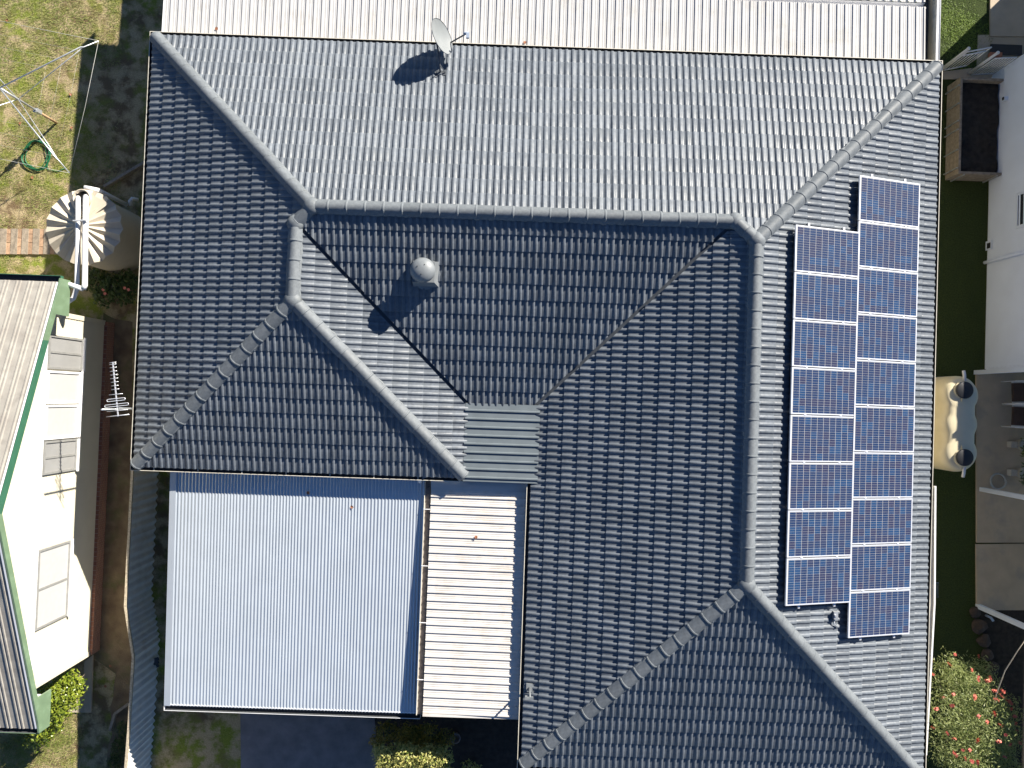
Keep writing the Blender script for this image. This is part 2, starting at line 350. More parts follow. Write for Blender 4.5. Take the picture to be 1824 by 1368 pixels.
panel_cols = (('right', 7.5336, 5.1712, 10), ('left', 5.9832, 3.9198, 8))
slope = math.atan(T); cs, sn = math.cos(slope), math.sin(slope)
def under_panel(p):
    return any(u0-.1 < p.x < u0+1.65*cs+.1 and v0-n*1.01-.1 < p.y < v0+.1 for _, u0, v0, n in panel_cols)
faces = [  # polygon, up-slope plan direction, edges to cut: (a, b, inset)
    ([SW, WLS, WCL, NWC, NW], (1,0), None, [([(SW,WLS,0),(WLS,WCL,0)], (WCL, (0,1,0), SW+Vector((1,3,0)))), ([(WCL,NWC,0),(NWC,NW,0)], (WCL, (0,-1,0), NW+Vector((1,-3,0))))]),
    ([NW, NWC, NRC, ERN, NE], (0,-1), None, [
        ([(NW,NWC,0),(NWC,NRC,0)], (NRC, (1,0,0), Vector((NRC.x-3,vN-1,0)))), ([(NRC,ERN,0),(ERN,NE,0)], (NRC, (-1,0,0), Vector((NRC.x+1.5,vN-1,0))))]),
    ([NE, ERN, ERS, SE], (-1,0), [(NE,ERN,0),(ERN,ERS,0),(ERS,SE,0)], None),
    ([SE, ERS, RS], (0,1), [(SE,ERS,0),(ERS,RS,0)], None),
    ([RS, ERS, ERN, NRC, VR], (1,0), [(RS,ERS,0),(ERS,ERN,0),(ERN,NRC,0),(NRC,VR,.035)], None),
    ([VR, NRC, NWC, WCL, VL], (0,1), [(VR,NRC,.035),(NRC,NWC,0),(NWC,WCL,0),(WCL,VL,.05)], None),
    ([VL, WCL, WLS, LS], (-1,0), [(VL,WCL,.03),(WCL,WLS,0),(WLS,LS,0)], None),
    ([LS, WLS, SW], (0,1), [(LS,WLS,0),(WLS,SW,0)], None)]
whole = []           # (matrix, area)
cutmeshes = []
def pip(x, y, poly):
    c = False; n = len(poly)
    for i in range(n):
        (x1, y1), (x2, y2) = poly[i], poly[(i+1) % n]
        if (y1 > y) != (y2 > y) and x < (x2-x1)*(y-y1)/(y2-y1)+x1: c = not c
    return c
for fi, (poly, up, cuts, pieces) in enumerate(faces):
    s = Vector((up[0]*cs, up[1]*cs, sn)); nrm = Vector((-up[0]*sn, -up[1]*sn, cs)); a = s.cross(nrm)
    zmin = min(p.z for p in poly); org = [p for p in poly if p.z < zmin+1e-6][0]
    loc = [((p-org).dot(a), (p-org).dot(s)) for p in poly]
    x0, x1 = min(p[0] for p in loc), max(p[0] for p in loc); y1 = max(p[1] for p in loc)
    B = Matrix((a, s, nrm)).transposed()
    part = []
    ph = rng.uniform(0, .3)
    for j in range(int(y1/GA)+2):
        for i in range(int((x1-x0)/CW)+3):
            tx, ty = x0 - ph + i*CW - .15, j*GA - .042
            cn = [(tx, max(ty, .001)), (tx+CW, max(ty, .001)), (tx+CW, ty+GA+.05), (tx, ty+GA+.05)]
            ins = [pip(x, y, loc) for x, y in cn]
            jit = Matrix.Rotation(rng.normal(0, .004), 4, 'X') @ Matrix.Rotation(rng.normal(0, .006), 4, 'Y') @ Matrix.Rotation(rng.normal(0, .0018), 4, 'Z')
            M = Matrix.Translation(org + a*tx + s*ty + nrm*rng.normal(-.004, .0012)) @ B.to_4x4() @ jit
            if all(ins) and cuts is None or all(ins) and all(True for _ in cuts):
                if all(ins): whole.append((M, fi)); continue
            if any(pip(tx+CW*gx_/6, ty+.41*gy_/7, loc) for gx_ in range(7) for gy_ in range(8)): part.append(M)
    groups = [(cuts, None)] if pieces is None else pieces
    for ct, side in groups:
        bm = bmesh.new()
        tl = bm.verts.layers.float.new('tint')
        for M in part:
            vs = [bm.verts.new(M @ Vector(v)) for v in TV]
            tv = rng.random()
            for v_ in vs: v_[tl] = tv
            for f, sm in zip(TF, TS):
                ff = bm.faces.new([vs[i] for i in f]); ff.smooth = sm
        for p, q, ins in ct:
            e = (q-p); e.z = 0; e.normalize(); nn = Vector((e.y, -e.x, 0))
            cen = sum(poly, Vector())/len(poly)
            if side: cen = side[2]
            if nn.dot(cen-p) > 0: nn = -nn            # outward
            bmesh.ops.bisect_plane(bm, geom=bm.verts[:]+bm.edges[:]+bm.faces[:], plane_co=p - nn*ins, plane_no=nn, clear_outer=True)
        if side:
            bmesh.ops.bisect_plane(bm, geom=bm.verts[:]+bm.edges[:]+bm.faces[:], plane_co=side[0], plane_no=side[1], clear_outer=True)
        cutmeshes.append(bm)
# 300 tiles that show largest become parts of their own, the rest is one part
def screen_area(M):
    q = [proj(M @ Vector(p)) for p in ((0,0,.02),(CW,0,.02),(CW,GA,.02),(0,GA,.02))]
    return abs(sum(q[i][0]*q[(i+1)%4][1]-q[(i+1)%4][0]*q[i][1] for i in range(4)))/2
vent_p = Vector((-1.9, 2.6, 0))
def score(it):
    p = it[0].translation
    if under_panel(p) or (Vector((p.x, p.y, 0)) - vent_p).length < .9: return 0
    return screen_area(it[0])
order = sorted(range(len(whole)), key=lambda i: -score(whole[i]))
for i in order[:300]:
    o = bpy.data.objects.new('tile', tme); C.objects.link(o); o.parent = roof_o; o.matrix_local = whole[i][0]
vv, ff, ss, tt = [], [], [], []
for i in order[300:]:
    M = np.array(whole[i][0]); k = len(vv)*len(TV)
    vv.append(TV @ M[:3, :3].T + M[:3, 3]); ff += [tuple(k+j for j in f) for f in TF]; ss += TS; tt += [rng.random()]*len(TV)
vv = np.concatenate(vv).tolist()
for bm in cutmeshes:
    bm.verts.index_update(); k = len(vv); tl = bm.verts.layers.float['tint']
    vv += [tuple(v.co) for v in bm.verts]; tt += [v[tl] for v in bm.verts]
    for f in bm.faces: ff.append(tuple(k+v.index for v in f.verts)); ss.append(f.smooth)
    bm.free()
me = bpy.data.meshes.new('roof_tiles'); me.from_pydata(vv, [], ff); me.materials.append(TILE)
me.polygons.foreach_set('use_smooth', ss); me.attributes.new('tint', 'FLOAT', 'POINT').data.foreach_set('value', tt)
o = bpy.data.objects.new('roof_tiles', me); C.objects.link(o); o.parent = roof_o; stuff(o)

# ridge caps
def cap_mesh():
    pr = [(-.155,-.090),(-.132,-.060),(-.076,.002),(-.03,.019),(0,.022),(.03,.019),(.076,.002),(.132,-.060),(.155,-.090)]
    n = len(pr); vs, fs, sm = [], [], []
    def strip(r0, r1, smooth):
        m = len(vs)
        for y, h, w_ in (r0, r1): vs.extend((x*w_, y, z+h) for x, z in pr)
        fs.extend((m+i, m+i+1, m+n+i+1, m+n+i) for i in range(n-1)); sm.extend([smooth]*(n-1))
    strip((-.004,-.012,.97), (.026,.018,1.02), False); strip((.026,.018,1.02), (.05,.017,1.02), True); strip((.05,.017,1.02), (.056,.008,1.), False); strip((.056,.008,1.), (.43,.0,.985), True)
    strip((.002,-.03,.90), (-.004,-.012,.97), False)
    me = bpy.data.meshes.new('ridge_cap'); me.from_pydata(vs, [], fs); me.materials.append(CAP)
    me.polygons.foreach_set('use_smooth', sm); return me
CME = cap_mesh()
def caps(a, b, first=0., z=.098, sp=.388):
    a, b = Vector(a), Vector(b); L = (b-a).length; d = (b-a).normalized()
    l = d.cross(Vector((0,0,1))).normalized(); u = l.cross(d).normalized()
    n = max(1, round((L-first)/sp)); st = (L-first)/n
    for k in range(n):
        o = bpy.data.objects.new('ridge_cap', CME); C.objects.link(o); o.parent = roof_o
        J = Matrix.Rotation(rng.normal(0, .008), 4, 'Z') @ Matrix.Rotation(rng.normal(0, .012), 4, 'Y')
        o.matrix_local = Matrix.Translation(a + d*(first+k*st) + u*(z+rng.normal(0,.002))) @ Matrix((l, d, u)).transposed().to_4x4() @ J @ Matrix.Diagonal((1, st/sp, 1, 1))
    m = MB(); nseg = max(2, int(L/.09)); vs = []
    for k in range(nseg+1):
        c = a + d*(L*k/nseg)
        for sgn in (-1, 1):
            wd = .155 + rng.normal(0, .009); vs += [c + l*sgn*wd + u*(-.045), c + l*sgn*(wd-.02) + u*(z-.06), c + u*(z-.01)]
    for k in range(nseg):
        i = k*6; j = i+6
        m.f += [(i,j,j+1,i+1),(i+1,j+1,j+2,i+2),(i+5,j+5,j+4,i+4),(i+4,j+4,j+3,i+3)]; m.m += [0]*4; m.s += [False]*4
    m.v = [tuple(v) for v in vs]
    m.build('pointing', MORTAR, roof_o)
caps(NW, NWC, -.02); caps(NE, ERN, -.02); caps(SW, WLS, -.02); caps(LS, WLS, -.02); caps(RS, ERS, -.02); caps(SE, ERS, -.02)
caps(WCL, NWC); caps(NRC, ERN); caps(NRC, NWC); caps(WLS, WCL); caps(ERS, ERN)
for c, z in ((NWC,.10),(WCL,.10),(WLS,.10),(NRC,.10),(ERN,.10),(ERS,.10)):   # moulded mortar at each junction of caps
    m = MB(); m.lathe(c + Vector((0,0,z)), [(.20,-.10),(.17,-.03),(.10,.02),(.03,.042)], 14); m.build('junction_cap', CAP, roof_o)
# valley flashings
for a, b_ in ((WCL, VL), (NRC, VR)):
    d = (b_-a).normalized(); l = d.cross(Vector((0,0,1))).normalized(); m = MB()
    m.extr([(-.14,.03),(-.01,-.012),(.01,-.012),(.14,.03)], a + Vector((0,0,-.012)), l, (0,0,1), b_-a, thick=.003); m.build('valley_flashing', VALLEY, roof_o)
# gutters
loop = [LS, SW, NW, NE, SE, RS, Vector((uR, -1.86, EAVE))]
def gutter(path, parent, mats, wdt=.12, name='gutter', zt=-.012):
    n = len(path); nor = []
    for i in range(n-1):
        d = (path[i+1]-path[i]); d.z = 0; d.normalize(); nor.append(Vector((-d.y, d.x, 0)))
    mit = [nor[0]] + [(nor[i-1]+nor[i])/(1+nor[i-1].dot(nor[i])) for i in range(1, n-1)] + [nor[-1]]
    pr = [(-.02,zt,1),(-.02,zt-.10,1),(wdt,zt-.10,1),(wdt,zt,1),(wdt+.013,zt,0),(wdt+.013,zt-.115,0),(-.035,zt-.115,0),(-.035,zt,0)]
    for i in range(n-1):
        m = MB(); k = len(pr)
        vs = [q + mt*x + Vector((0,0,z)) for q, mt in ((path[i],mit[i]),(path[i+1],mit[i+1])) for x, z, _ in pr]
        m.add(vs, [], 0)
        for j in range(k):
            jj = (j+1) % k; m.f.append((j, jj, k+jj, k+j)); m.m.append(1 if j in (0,1,2) else 0); m.s.append(False)
        m.f += [tuple(range(4,8))+tuple(range(0,0)), tuple(range(k+4,k+8))]; m.m += [0,0]; m.s += [False]*2
        m.build(name, mats, parent)
gutter(loop, roof_o, [CREAM, GUTIN])
# gutter straps on the visible lips
m = MB()
for x in np.arange(uW+.4, uL-.3, 1.0): m.box((x-.008, vS1-.13, EAVE-.033), (x+.008, vS1+.02, EAVE-.022))
m.build('gutter_strap', CREAM, roof_o)
# flat steel tray between the wings
tray = MB(); pr = []; x = 0; LT = vC - (vS1-.10) + .02
while x < LT-.19: pr += [(x,0),(x+.135,0),(x+.148,.032),(x+.175,.032),(x+.188,0)]; x += .19
pr.append((LT, 0))
tray.extr(pr, (uL-.02, vC+.01, EAVE+.035), (0,-1,0), (0,0,1), (uR-uL+.13, 0, .02), thick=.004)
tray.build('flat_tray', SLATE, roof_o)
# cream window hood below the east eave
m = MB(); q = [P(1655,868,2.4), P(1666,868,2.4), P(1664,1076,2.4), P(1649,1345,2.4), P(1640,1345,2.4)]
m.prism([(p.x,p.y) for p in q], 2.34, 2.42); m.build('window_hood', CREAM, house)
m = MB(); q = [P(1664.5,866,2.45), P(1667.5,866,2.45), P(1666,1076,2.45), P(1651,1345,2.45), P(1649,1345,2.45), P(1663,1075,2.45)]
m.prism([(p.x,p.y) for p in q], 2.40, 2.46); m.build('hood_edge', WHITE, house)

# ---------------------------------------------------------------- sheet roofs
def ribbed(width, pitch=.186, rib=.034, h=.03, swage=True):
    pr = [(0, 0)]; x = 0
    while x + pitch <= width+1e-6:
        f = pitch-rib-.016
        if swage: pr += [(x+f*.30,0),(x+f*.34,.004),(x+f*.48,.004),(x+f*.52,0),(x+f*.66,0),(x+f*.70,.004),(x+f*.84,.004),(x+f*.88,0)]
        pr += [(x+f,0),(x+f+.008,h),(x+f+.008+rib,h),(x+pitch,0)]; x += pitch
    return pr
patio = thing('patio_roof', 'long white ribbed steel patio roof along the top edge of the photo', 'roof', (0.6, 10, 0))
px0, px1 = -8.36, 9.50
zt0, zt1 = 2.45, 2.41
W_ = (px1-px0)/24
for i in range(24):
    m = MB(); m.extr(ribbed(W_+.001, W_/4, .03, .022), (px0+i*W_, 7.62, zt0+.014), (1,0,0), (0,0,1), (0, 1.95, zt1-zt0-.014), thick=.003)
    m.build('roof_sheet', PATIO, patio)
for i in range(6):                                        # unseen further sheets, stepped at the left to shape the lawn's shadow
    xa = px0 if i < 1 else px0 + .9 + (i-1)*3.4
    xb = min(px1, px0 + .9 + i*3.4)
    m = MB(); m.extr(ribbed(xb-xa+.001, (xb-xa)/max(1, round((xb-xa)/.186))), (xa, 9.69, 2.385), (1,0,0), (0,0,1), (0, 2.75 if i < 1 else 5.5, -.08 if i < 1 else -.16), thick=.003)
    m.build('roof_sheet', PATIO, patio)
m = MB(); m.box((px0, 9.545, 2.28), (px1+.02, 9.56, 2.407)); m.box((px0, 9.56, 2.27), (px1+.02, 9.575, 2.30)); m.box((px0, 9.69, 2.28), (px1+.02, 9.705, 2.352)); m.box((px0, 9.575, 2.27), (px1+.02, 9.69, 2.285)); m.build('gutter', [WHITE], patio)
m = MB(); m.add([(x_,y_,z_) for x_ in (px0-.02,px0-.001) for y_,z_ in ((8.14,2.2),(8.14,2.475),(12.44,2.34),(12.44,2.1))],[(0,1,2,3),(7,6,5,4),(1,5,6,2),(0,4,5,1),(2,6,7,3)]); m.build('edge_flashing', WHITE, patio)
XPB = P(1668,60,2.52).x
m = MB()                                                   # boarded end parapet with white cap
for k in range(26): m.box((XPB, 8.17+k*.3, 2.1), (XPB+.03 - .004*(k%2), 8.17+k*.3+.294, 2.52))
m.build('parapet_board', CREAM, patio)
m = MB(); m.box((px1-.05, 8.17, 2.14), (XPB-.002, 14, 2.17)); m.build('gap_shade_plate', VALLEY, patio)  # added dark plate, stands in for the shade in the gap by the parapet
m = MB(); m.box((XPB-.01, 8.16, 2.523), (XPB+.035, 14, 2.54)); m.build('parapet_trim', WHITE, patio)
m = MB(); m.tube([(XPB+.075, 8.2, 2.48), (XPB+.075, 14, 2.48)], .035, 10); m.build('parapet_pipe', WHITE, patio)
for x, y in ((px0+.25,9.5),(-2.4,9.5),(3.6,9.5),(9.3,9.5),(9.3,14.5)):
    m = MB(); m.box((x-.045,y-.045,0),(x+.045,y+.045,2.29)); m.build('post', WHITE, patio)

carport = thing('carport', 'pale blue-grey corrugated carport roof beside the white ribbed awning', 'carport', (-4.8, -4.7, 0))
cx0, cx1, cy0, cy1 = -7.62, -1.87, -1.72, -7.40
cz0, cz1 = 2.42, 2.20
def corr(w, n, h=.0085):
    return [(w*i/(n*8), h*math.cos(2*math.pi*i/8)) for i in range(n*8+1)]
for i in range(8):
    ww = (cx1-cx0)/8; m = MB(); m.extr(corr(ww, 10 if i % 2 else 9), (cx0+i*ww, cy0, cz0), (1,0,0), (0,0,1), (0, cy1-cy0, cz1-cz0), thick=.003, smooth=True)
    m.build('roof_sheet', ZINC, carport)
m = MB(); m.add([(cx0-.13,cy0,cz0+.012),(cx0+.02,cy0,cz0+.022),(cx0+.02,cy1,cz1+.022),(cx0-.13,cy1,cz1+.012),(cx0-.13,cy0,cz0-.1),(cx0-.13,cy1,cz1-.1)], [(0,3,2,1),(0,4,5,3)]); m.build('barge_flashing', ZINC, carport)
gutter([Vector((cx1+.08, cy1-.005, cz1+.02)), Vector((cx0-.13, cy1-.005, cz1+.02))][::-1][::-1], carport, [WHITE, GUTIN], .10)
for x in (cx0+.1, cx1-.1):
    for y in (cy0-.6, cy1+.25):
        m = MB(); m.box((x-.045,y-.045,0),(x+.045,y+.045,2.16 if y > -5 else 2.09)); m.build('post', GALV, carport)
for y in (cy1+.25, -4.4):
    m = MB(); zz = cz0+(cz1-cz0)*(y-cy0)/(cy1-cy0); m.box((cx0,y-.03,zz-.12),(cx1,y+.03,zz-.015)); m.build('beam', GALV, carport)

awn = thing('ribbed_awning', 'cream-white ribbed awning roof between the carport and the tiled wing', 'awning', (-.6, -4.6, 0))
ax0, ax1, ay0, ay1 = -1.70, uR-.05, -1.99, -7.30
az0, az1 = 2.50, 2.57
NP = 30; pitch = .183; nn_ = int((ay0-.14-ay1)/pitch)
for i in range(7):
    y0 = ay0-.14-i*4*pitch; k = min(4, nn_-i*4)
    if k <= 0: break
    m = MB(); m.extr(ribbed(k*pitch+.001, pitch, .028, .025), (ax0, y0, az0), (0,-1,0), (0,0,1), (ax1-ax0, 0, az1-az0), thick=.003); m.build('roof_sheet', PATIO2, awn)
yend = ay0-.14-nn_*pitch
m = MB(); m.box((ax0, yend-.06, az0-.1), (ax1, yend-.002, az0+.04)); m.build('edge_flashing', PATIO2, awn)
m = MB(); m.box((ax0, ay0-.145, az0-.02), (ax1, ay0+.06, az0+.05)); m.box((ax0, ay0-.02, az0+.05), (ax1, ay0+.08, az0+.12)); m.build('head_flashing', PATIO, awn)
m = MB(); gx = ax0-.02
m.box((gx-.12, yend-.06, az0-.10), (gx, ay0+.13, az0-.085), 1); m.box((gx-.135, yend-.06, az0-.10), (gx-.12, ay0+.13, az0-.012), 0); m.box((gx-.01, yend-.06, az0-.085), (gx, ay0+.13, az0-.02), 1)
m.build('gutter', [CREAM, mat('gutter_leaf_litter', (.22,.19,.17), .9, var=.4, scale=14)], awn)
for k in range(4):
    yy = -2.6-k*1.3; m = MB(); m.box((gx-.14, yy-.008, az0-.012), (gx+.02, yy+.008, az0-.002)); m.build('gutter_strap', WHITE, awn)
for y in (ay0-.6, -4.6, yend+.2):
    m = MB(); m.box((ax0+.05,y-.045,0),(ax0+.14,y+.045,az0-.02)); m.build('post', WHITE, awn)
e1 = P(752,852,2.6)                                        # pale elbow at the carport's inner corner
m = MB(); m.tube([e1+Vector((.12,.06,.0)), e1+Vector((.02,.02,.0)), e1+Vector((-.05,-.04,-.02)), e1+Vector((-.06,-.09,-.10))], .045, 12); m.build('downpipe_elbow', PVC, awn)

# ---------------------------------------------------------------- solar panels
cellme = bpy.data.meshes.new('cell'); h = .0745
cellme.from_pydata([(-h,-h,0),(h,-h,0),(h,h,0),(-h,h,0),(-h,-h,-.002),(h,-h,-.002),(h,h,-.002),(-h,h,-.002)], [], [(0,1,2,3),(0,4,5,1),(1,5,6,2),(2,6,7,3),(3,7,4,0)]); cellme.materials.append(CELL)
def fr_mesh():
    m = MB(); Lx, Ly, w_, t_ = 1.65, .99, .027, .04
    m.box((0,-w_,-t_),(Lx,0,0)); m.box((0,-Ly,-t_),(Lx,-Ly+w_,0)); m.box((0,-Ly+w_,-t_),(w_,-w_,0)); m.box((Lx-w_,-Ly+w_,-t_),(Lx,-w_,0))
    return m
def bs_mesh():
    return MB().box((.026,-.99+.026,-.012),(1.65-.026,-.026,-.006))
fo = fr_mesh().build('frame', ALU); FM = fo.data; bpy.data.objects.remove(fo)
fo = bs_mesh().build('backsheet', BACK); BM_ = fo.data; bpy.data.objects.remove(fo)
clm = MB().box((-.025,-.012,-.01),(.025,.012,.006)).build('clamp', ALU); CLM = clm.data; bpy.data.objects.remove(clm)
ORD = 'first second third fourth fifth sixth seventh eighth ninth tenth'.split()
lift = .17
PR = Matrix(((cs,0,sn),(0,1,0),(-sn,0,cs))).to_4x4()
for side, u0, v0, n in panel_cols:
    row = 'longer right-hand' if side == 'right' else 'shorter left-hand'
    for k in range(n):
        which = 'topmost' if k == 0 else ('bottommost' if k == n-1 else ORD[k])
        lab = f'{which} blue solar panel of the {row} column' if which in ('topmost','bottommost') else f'{which} blue solar panel from the top of the {row} column'
        zz = EAVE + T*(uE-u0) + lift/cs
        pn = thing('solar_panel', lab, 'solar panel', (0,0,0), 'solar panels on the tiled roof')
        pn.matrix_world = Matrix.Translation((u0, v0-k*1.01, zz + rng.normal(0,.002))) @ PR @ Matrix.Rotation(rng.normal(0,.0012), 4, 'X')
        def ch(name, me_, x=0, y=0, z=0):
            o = bpy.data.objects.new(name, me_); C.objects.link(o); o.parent = pn; o.location = (x, y, z); return o
        ch('frame', FM); ch('backsheet', BM_)
        for i in range(10):
            for j in range(6): ch('cell', cellme, .034+.0155+.0755+i*.1585-.0015, -(.034+.006+.0755+j*.1545), -.004)
        if k:
            for xx in (.36, 1.27): ch('clamp', CLM, xx, .012, .002)
    for xx, nm in ((.36, 'upper'), (1.27, 'lower')):
        u = u0 + xx*cs; zz = EAVE + T*(uE-u) + .085
        m = MB(); m.bar((u, v0+.09, zz), (u, v0-n*1.01-.07, zz), .045, .06)
        top(m, 'mounting_rail', ALU, f'{nm} aluminium rail under the {row} column of solar panels', 'rail', 'rails under the solar panels')
p = P(1505, 1108, 4.05); zz = EAVE + T*(uE-p.x)
m = MB(); m.box((p.x-.03,p.y-.08,zz+.03),(p.x+.06,p.y+.08,zz+.13)); m.box((p.x-.02,p.y-.02,zz+.13),(p.x+.02,p.y+.02,zz+.15)); m.tube([(p.x,p.y-.10,zz+.08),(p.x,p.y-.2,zz+.07),(p.x+.1,p.y-.26,zz+.06)],.014,8)
top(m, 'isolator_box', GALV, 'small grey switch box beside the bottommost solar panel', 'switch box')

# ---------------------------------------------------------------- roof fixtures
vx, vy = -1.90, 2.66; vz = EAVE + T*(vy-vC)
vent = thing('roof_vent', 'grey domed vent on a square base on the inner tiled slope', 'vent', (vx, vy, vz))
VENT = mat('painted_vent', (.17, .185, .195), .5, var=.08, scale=10, stain=(.22,.235,.24,.5), sscale=6)
m = MB(); q = .255; zb = -.13
m.add([(vx-q,vy-q-.03,vz-.05-.08),(vx+q+.06,vy-q-.03,vz-.05-.08),(vx+q+.06,vy+q,vz+.10),(vx-q,vy+q,vz+.10),(vx-q+.02,vy-q+.03,vz+.27),(vx+q-.02,vy-q+.03,vz+.27),(vx+q-.02,vy+q-.04,vz+.27),(vx-q+.02,vy+q-.04,vz+.27)],
      [(4,5,6,7),(0,1,5,4),(1,2,6,5),(2,3,7,6),(3,0,4,7)]); m.build('base', VENT, vent)
m = MB(); m.lathe((vx, vy, vz), [(.16,.26),(.16,.47)], 24); m.build('throat', VALLEY, vent)
m = MB(); pr = [(.258,.43),(.268,.45)] + [(.268*math.cos(a), .45+.18*math.sin(a)) for a in np.linspace(.15, 1.45, 9)]
m.lathe((vx, vy, vz), pr, 40); m.build('dome', VENT, vent)
for a in (60, 150, 265):
    m = MB(); m.lathe((vx+.11*math.cos(math.radians(a)), vy+.11*math.sin(math.radians(a)), vz+.61), [(.009,0),(.009,.02),(.004,.024)], 8); m.build('rivet', BLACK, vent)
m = MB(); nn_ = 26; ring = [(vx+.33*math.cos(2*math.pi*i/nn_)*(1+.05*rng.normal()), vy+.33*math.sin(2*math.pi*i/nn_)*(1+.05*rng.normal())) for i in range(nn_)]
vs = [(x, y, EAVE+T*(y-vC)+.03) for x, y in ring] + [(vx+(x-vx)*.7, vy+(y-vy)*.7, EAVE+T*(vy+(y-vy)*.7-vC)+.045) for x, y in ring]
m.add(vs, [(i,(i+1)%nn_,nn_+(i+1)%nn_,nn_+i) for i in range(nn_)]+[tuple(range(nn_,2*nn_))]); m.build('sealant_skirt', VENT, vent)

ft = P(784, 128, 3.05); fz = EAVE + T*(vN-ft.y)
dish = thing('satellite_dish', 'grey satellite dish on a bent mast at the roof edge', 'satellite dish', (ft.x, ft.y, fz))
dc = P(783, 68, fz+.62)
m = MB(); m.tube([(ft.x,ft.y,fz+.02),(ft.x,ft.y+.05,fz+.12),(ft.x-.03,ft.y+.3,fz+.20),(ft.x-.08,ft.y+.58,fz+.30)], .02, 10); m.build('mast', mat('dark_bracket',(.09,.1,.11),.5), dish)
m = MB(); m.box((ft.x-.09,ft.y-.05,fz-.0),(ft.x+.13,ft.y+.05,fz+.05)); m.bar((ft.x+.12,ft.y,fz+.04),(ft.x+.02,ft.y+.08,fz+.22),.025,.015); m.build('foot', bpy.data.materials['dark_bracket'], dish)
dn = Vector((.86, .17, .46)).normalized(); dl = Vector((-dn.y, dn.x, 0)).normalized(); dm = dn.cross(dl)
cbase = P(782, 67, 3.29)
m = MB(); RR = .40; NR, NA = 7, 40; vs = []; fs = []
for r in range(NR+1):
    for k in range(NA):
        a = 2*math.pi*k/NA; rr = RR*r/NR
        vs.append(cbase + dl*rr*math.cos(a)*.95 + dm*rr*math.sin(a)*1.04 + dn*(.085*(r/NR)**2))
for r in range(NR):
    for k in range(NA): fs.append((r*NA+k, (r+1)*NA+k, (r+1)*NA+(k+1)%NA, r*NA+(k+1)%NA))
m.add(vs, fs, 0, True); m.add([v - dn*.006 for v in vs], [f[::-1] for f in fs], 1, True)
m.build('reflector', [DISH, bpy.data.materials['dark_bracket']], dish)
m = MB(); m.tube([cbase + dl*RR*.95*math.cos(2*math.pi*k/40) + dm*RR*1.04*math.sin(2*math.pi*k/40) + dn*.084 for k in range(41)], .008, 6, cap=False); m.build('rim', bpy.data.materials['dark_bracket'], dish)
low = cbase - dm*RR*1.0 if dm.z > 0 else cbase + dm*RR*1.0
lnb = low + dn*.52 + Vector((0,0,.12))
m = MB(); m.bar(cbase - dn*.06, low - dn*.02, .03, .03); m.bar(low - dn*.02, lnb, .022, .028); m.build('arm', bpy.data.materials['dark_bracket'], dish)
m = MB(); ax_ = (cbase - lnb).normalized(); m.tube([lnb - ax_*.02, lnb + ax_*.04, lnb + ax_*.10], [.03,.032,.036], 12); m.box(lnb + Vector((-.03,-.12,-.03)), lnb + Vector((.035,.0,.035))); m.build('receiver', mat('pale_blue_plastic',(.3,.36,.45),.5), dish)

mp = P(943, 1226, 2.85); mz = EAVE + T*(mp.x-uR)
m = MB(); m.tube([(mp.x,mp.y,mz),(mp.x,mp.y,mz+.62)], .022, 10); m.bar((mp.x-.07,mp.y-.01,mz+.60),(mp.x+.07,mp.y+.01,mz+.60),.03,.05); m.box((mp.x-.11,mp.y-.03,mz+.56),(mp.x-.06,mp.y+.03,mz+.66)); m.box((mp.x-.07,mp.y-.09,mz-.01),(mp.x+.07,mp.y+.09,mz+.055)); m.bar((mp.x-.06,mp.y-.05,mz+.05),(mp.x,mp.y,mz+.22),.02,.02)
top(m, 'service_mast', VENT, 'short grey metal mast at the tiled eave beside the white awning', 'mast', origin=(mp.x,mp.y,mz))

# television antenna
an = thing('television_antenna', 'long spiky television antenna rising above the left tiled eave', 'antenna', (-8.575, -.52, 2.0))
mx, my = -8.575, -.52
m = MB(); m.tube([(mx,my,2.0),(mx,my,3.95)], .018, 10); m.tube([(mx+.005,my+.02,2.5),(mx+.02,my+.03,3.3)], .007, 6); m.build('mast', GALV, an)
m = MB(); m.box((mx-.02,my-.04,2.5),(mx+.06,my+.04,2.62)); m.build('bracket', GALV, an)
bz = 3.36
bA, bB = P(212.5, 739, bz), P(203, 642, bz); bd = (bB-bA); bl = bd.length; bd.normalize(); bw = Vector((-bd.y, bd.x, 0))
shift = Vector((mx, my, bz)) - (bA + bd*.16); bA = bA + shift + Vector((.03,0,0))
m = MB(); m.bar(bA, bA+bd*bl, .022, .022); m.build('boom', ALU, an)
def el(t, l, r=.006):
    m = MB(); c = bA + bd*t + Vector((0,0,.012)); m.tube([c-bw*l/2, c+bw*l/2], r, 6); m.build('element', ALU, an)
el(.02,.50,.008); el(.13,.46)
for t, l in ((.49,.30),(.60,.17),(.68,.16),(.76,.165),(.84,.17),(.92,.16),(1.0,.155),(1.08,.15),(1.15,.15),(1.21,.15)): el(min(t,bl-.01), l)
for t, l, wd in ((.25,.52,.05),(.37,.40,.05)):
    c = bA + bd*t + Vector((0,0,.02)); pts = []
    for k in range(9): a = math.pi*k/8 - math.pi/2; pts.append(c + bw*(l/2-wd/2+wd/2*math.cos(a)) + bd*(wd/2*math.sin(a)))
    for k in range(9): a = math.pi*k/8 + math.pi/2; pts.append(c - bw*(l/2-wd/2-wd/2*math.cos(a)) + bd*(wd/2*math.sin(a)))
    pts.append(pts[0]); m = MB(); m.tube(pts, .008, 6, cap=False); m.build('folded_dipole', ALU, an)

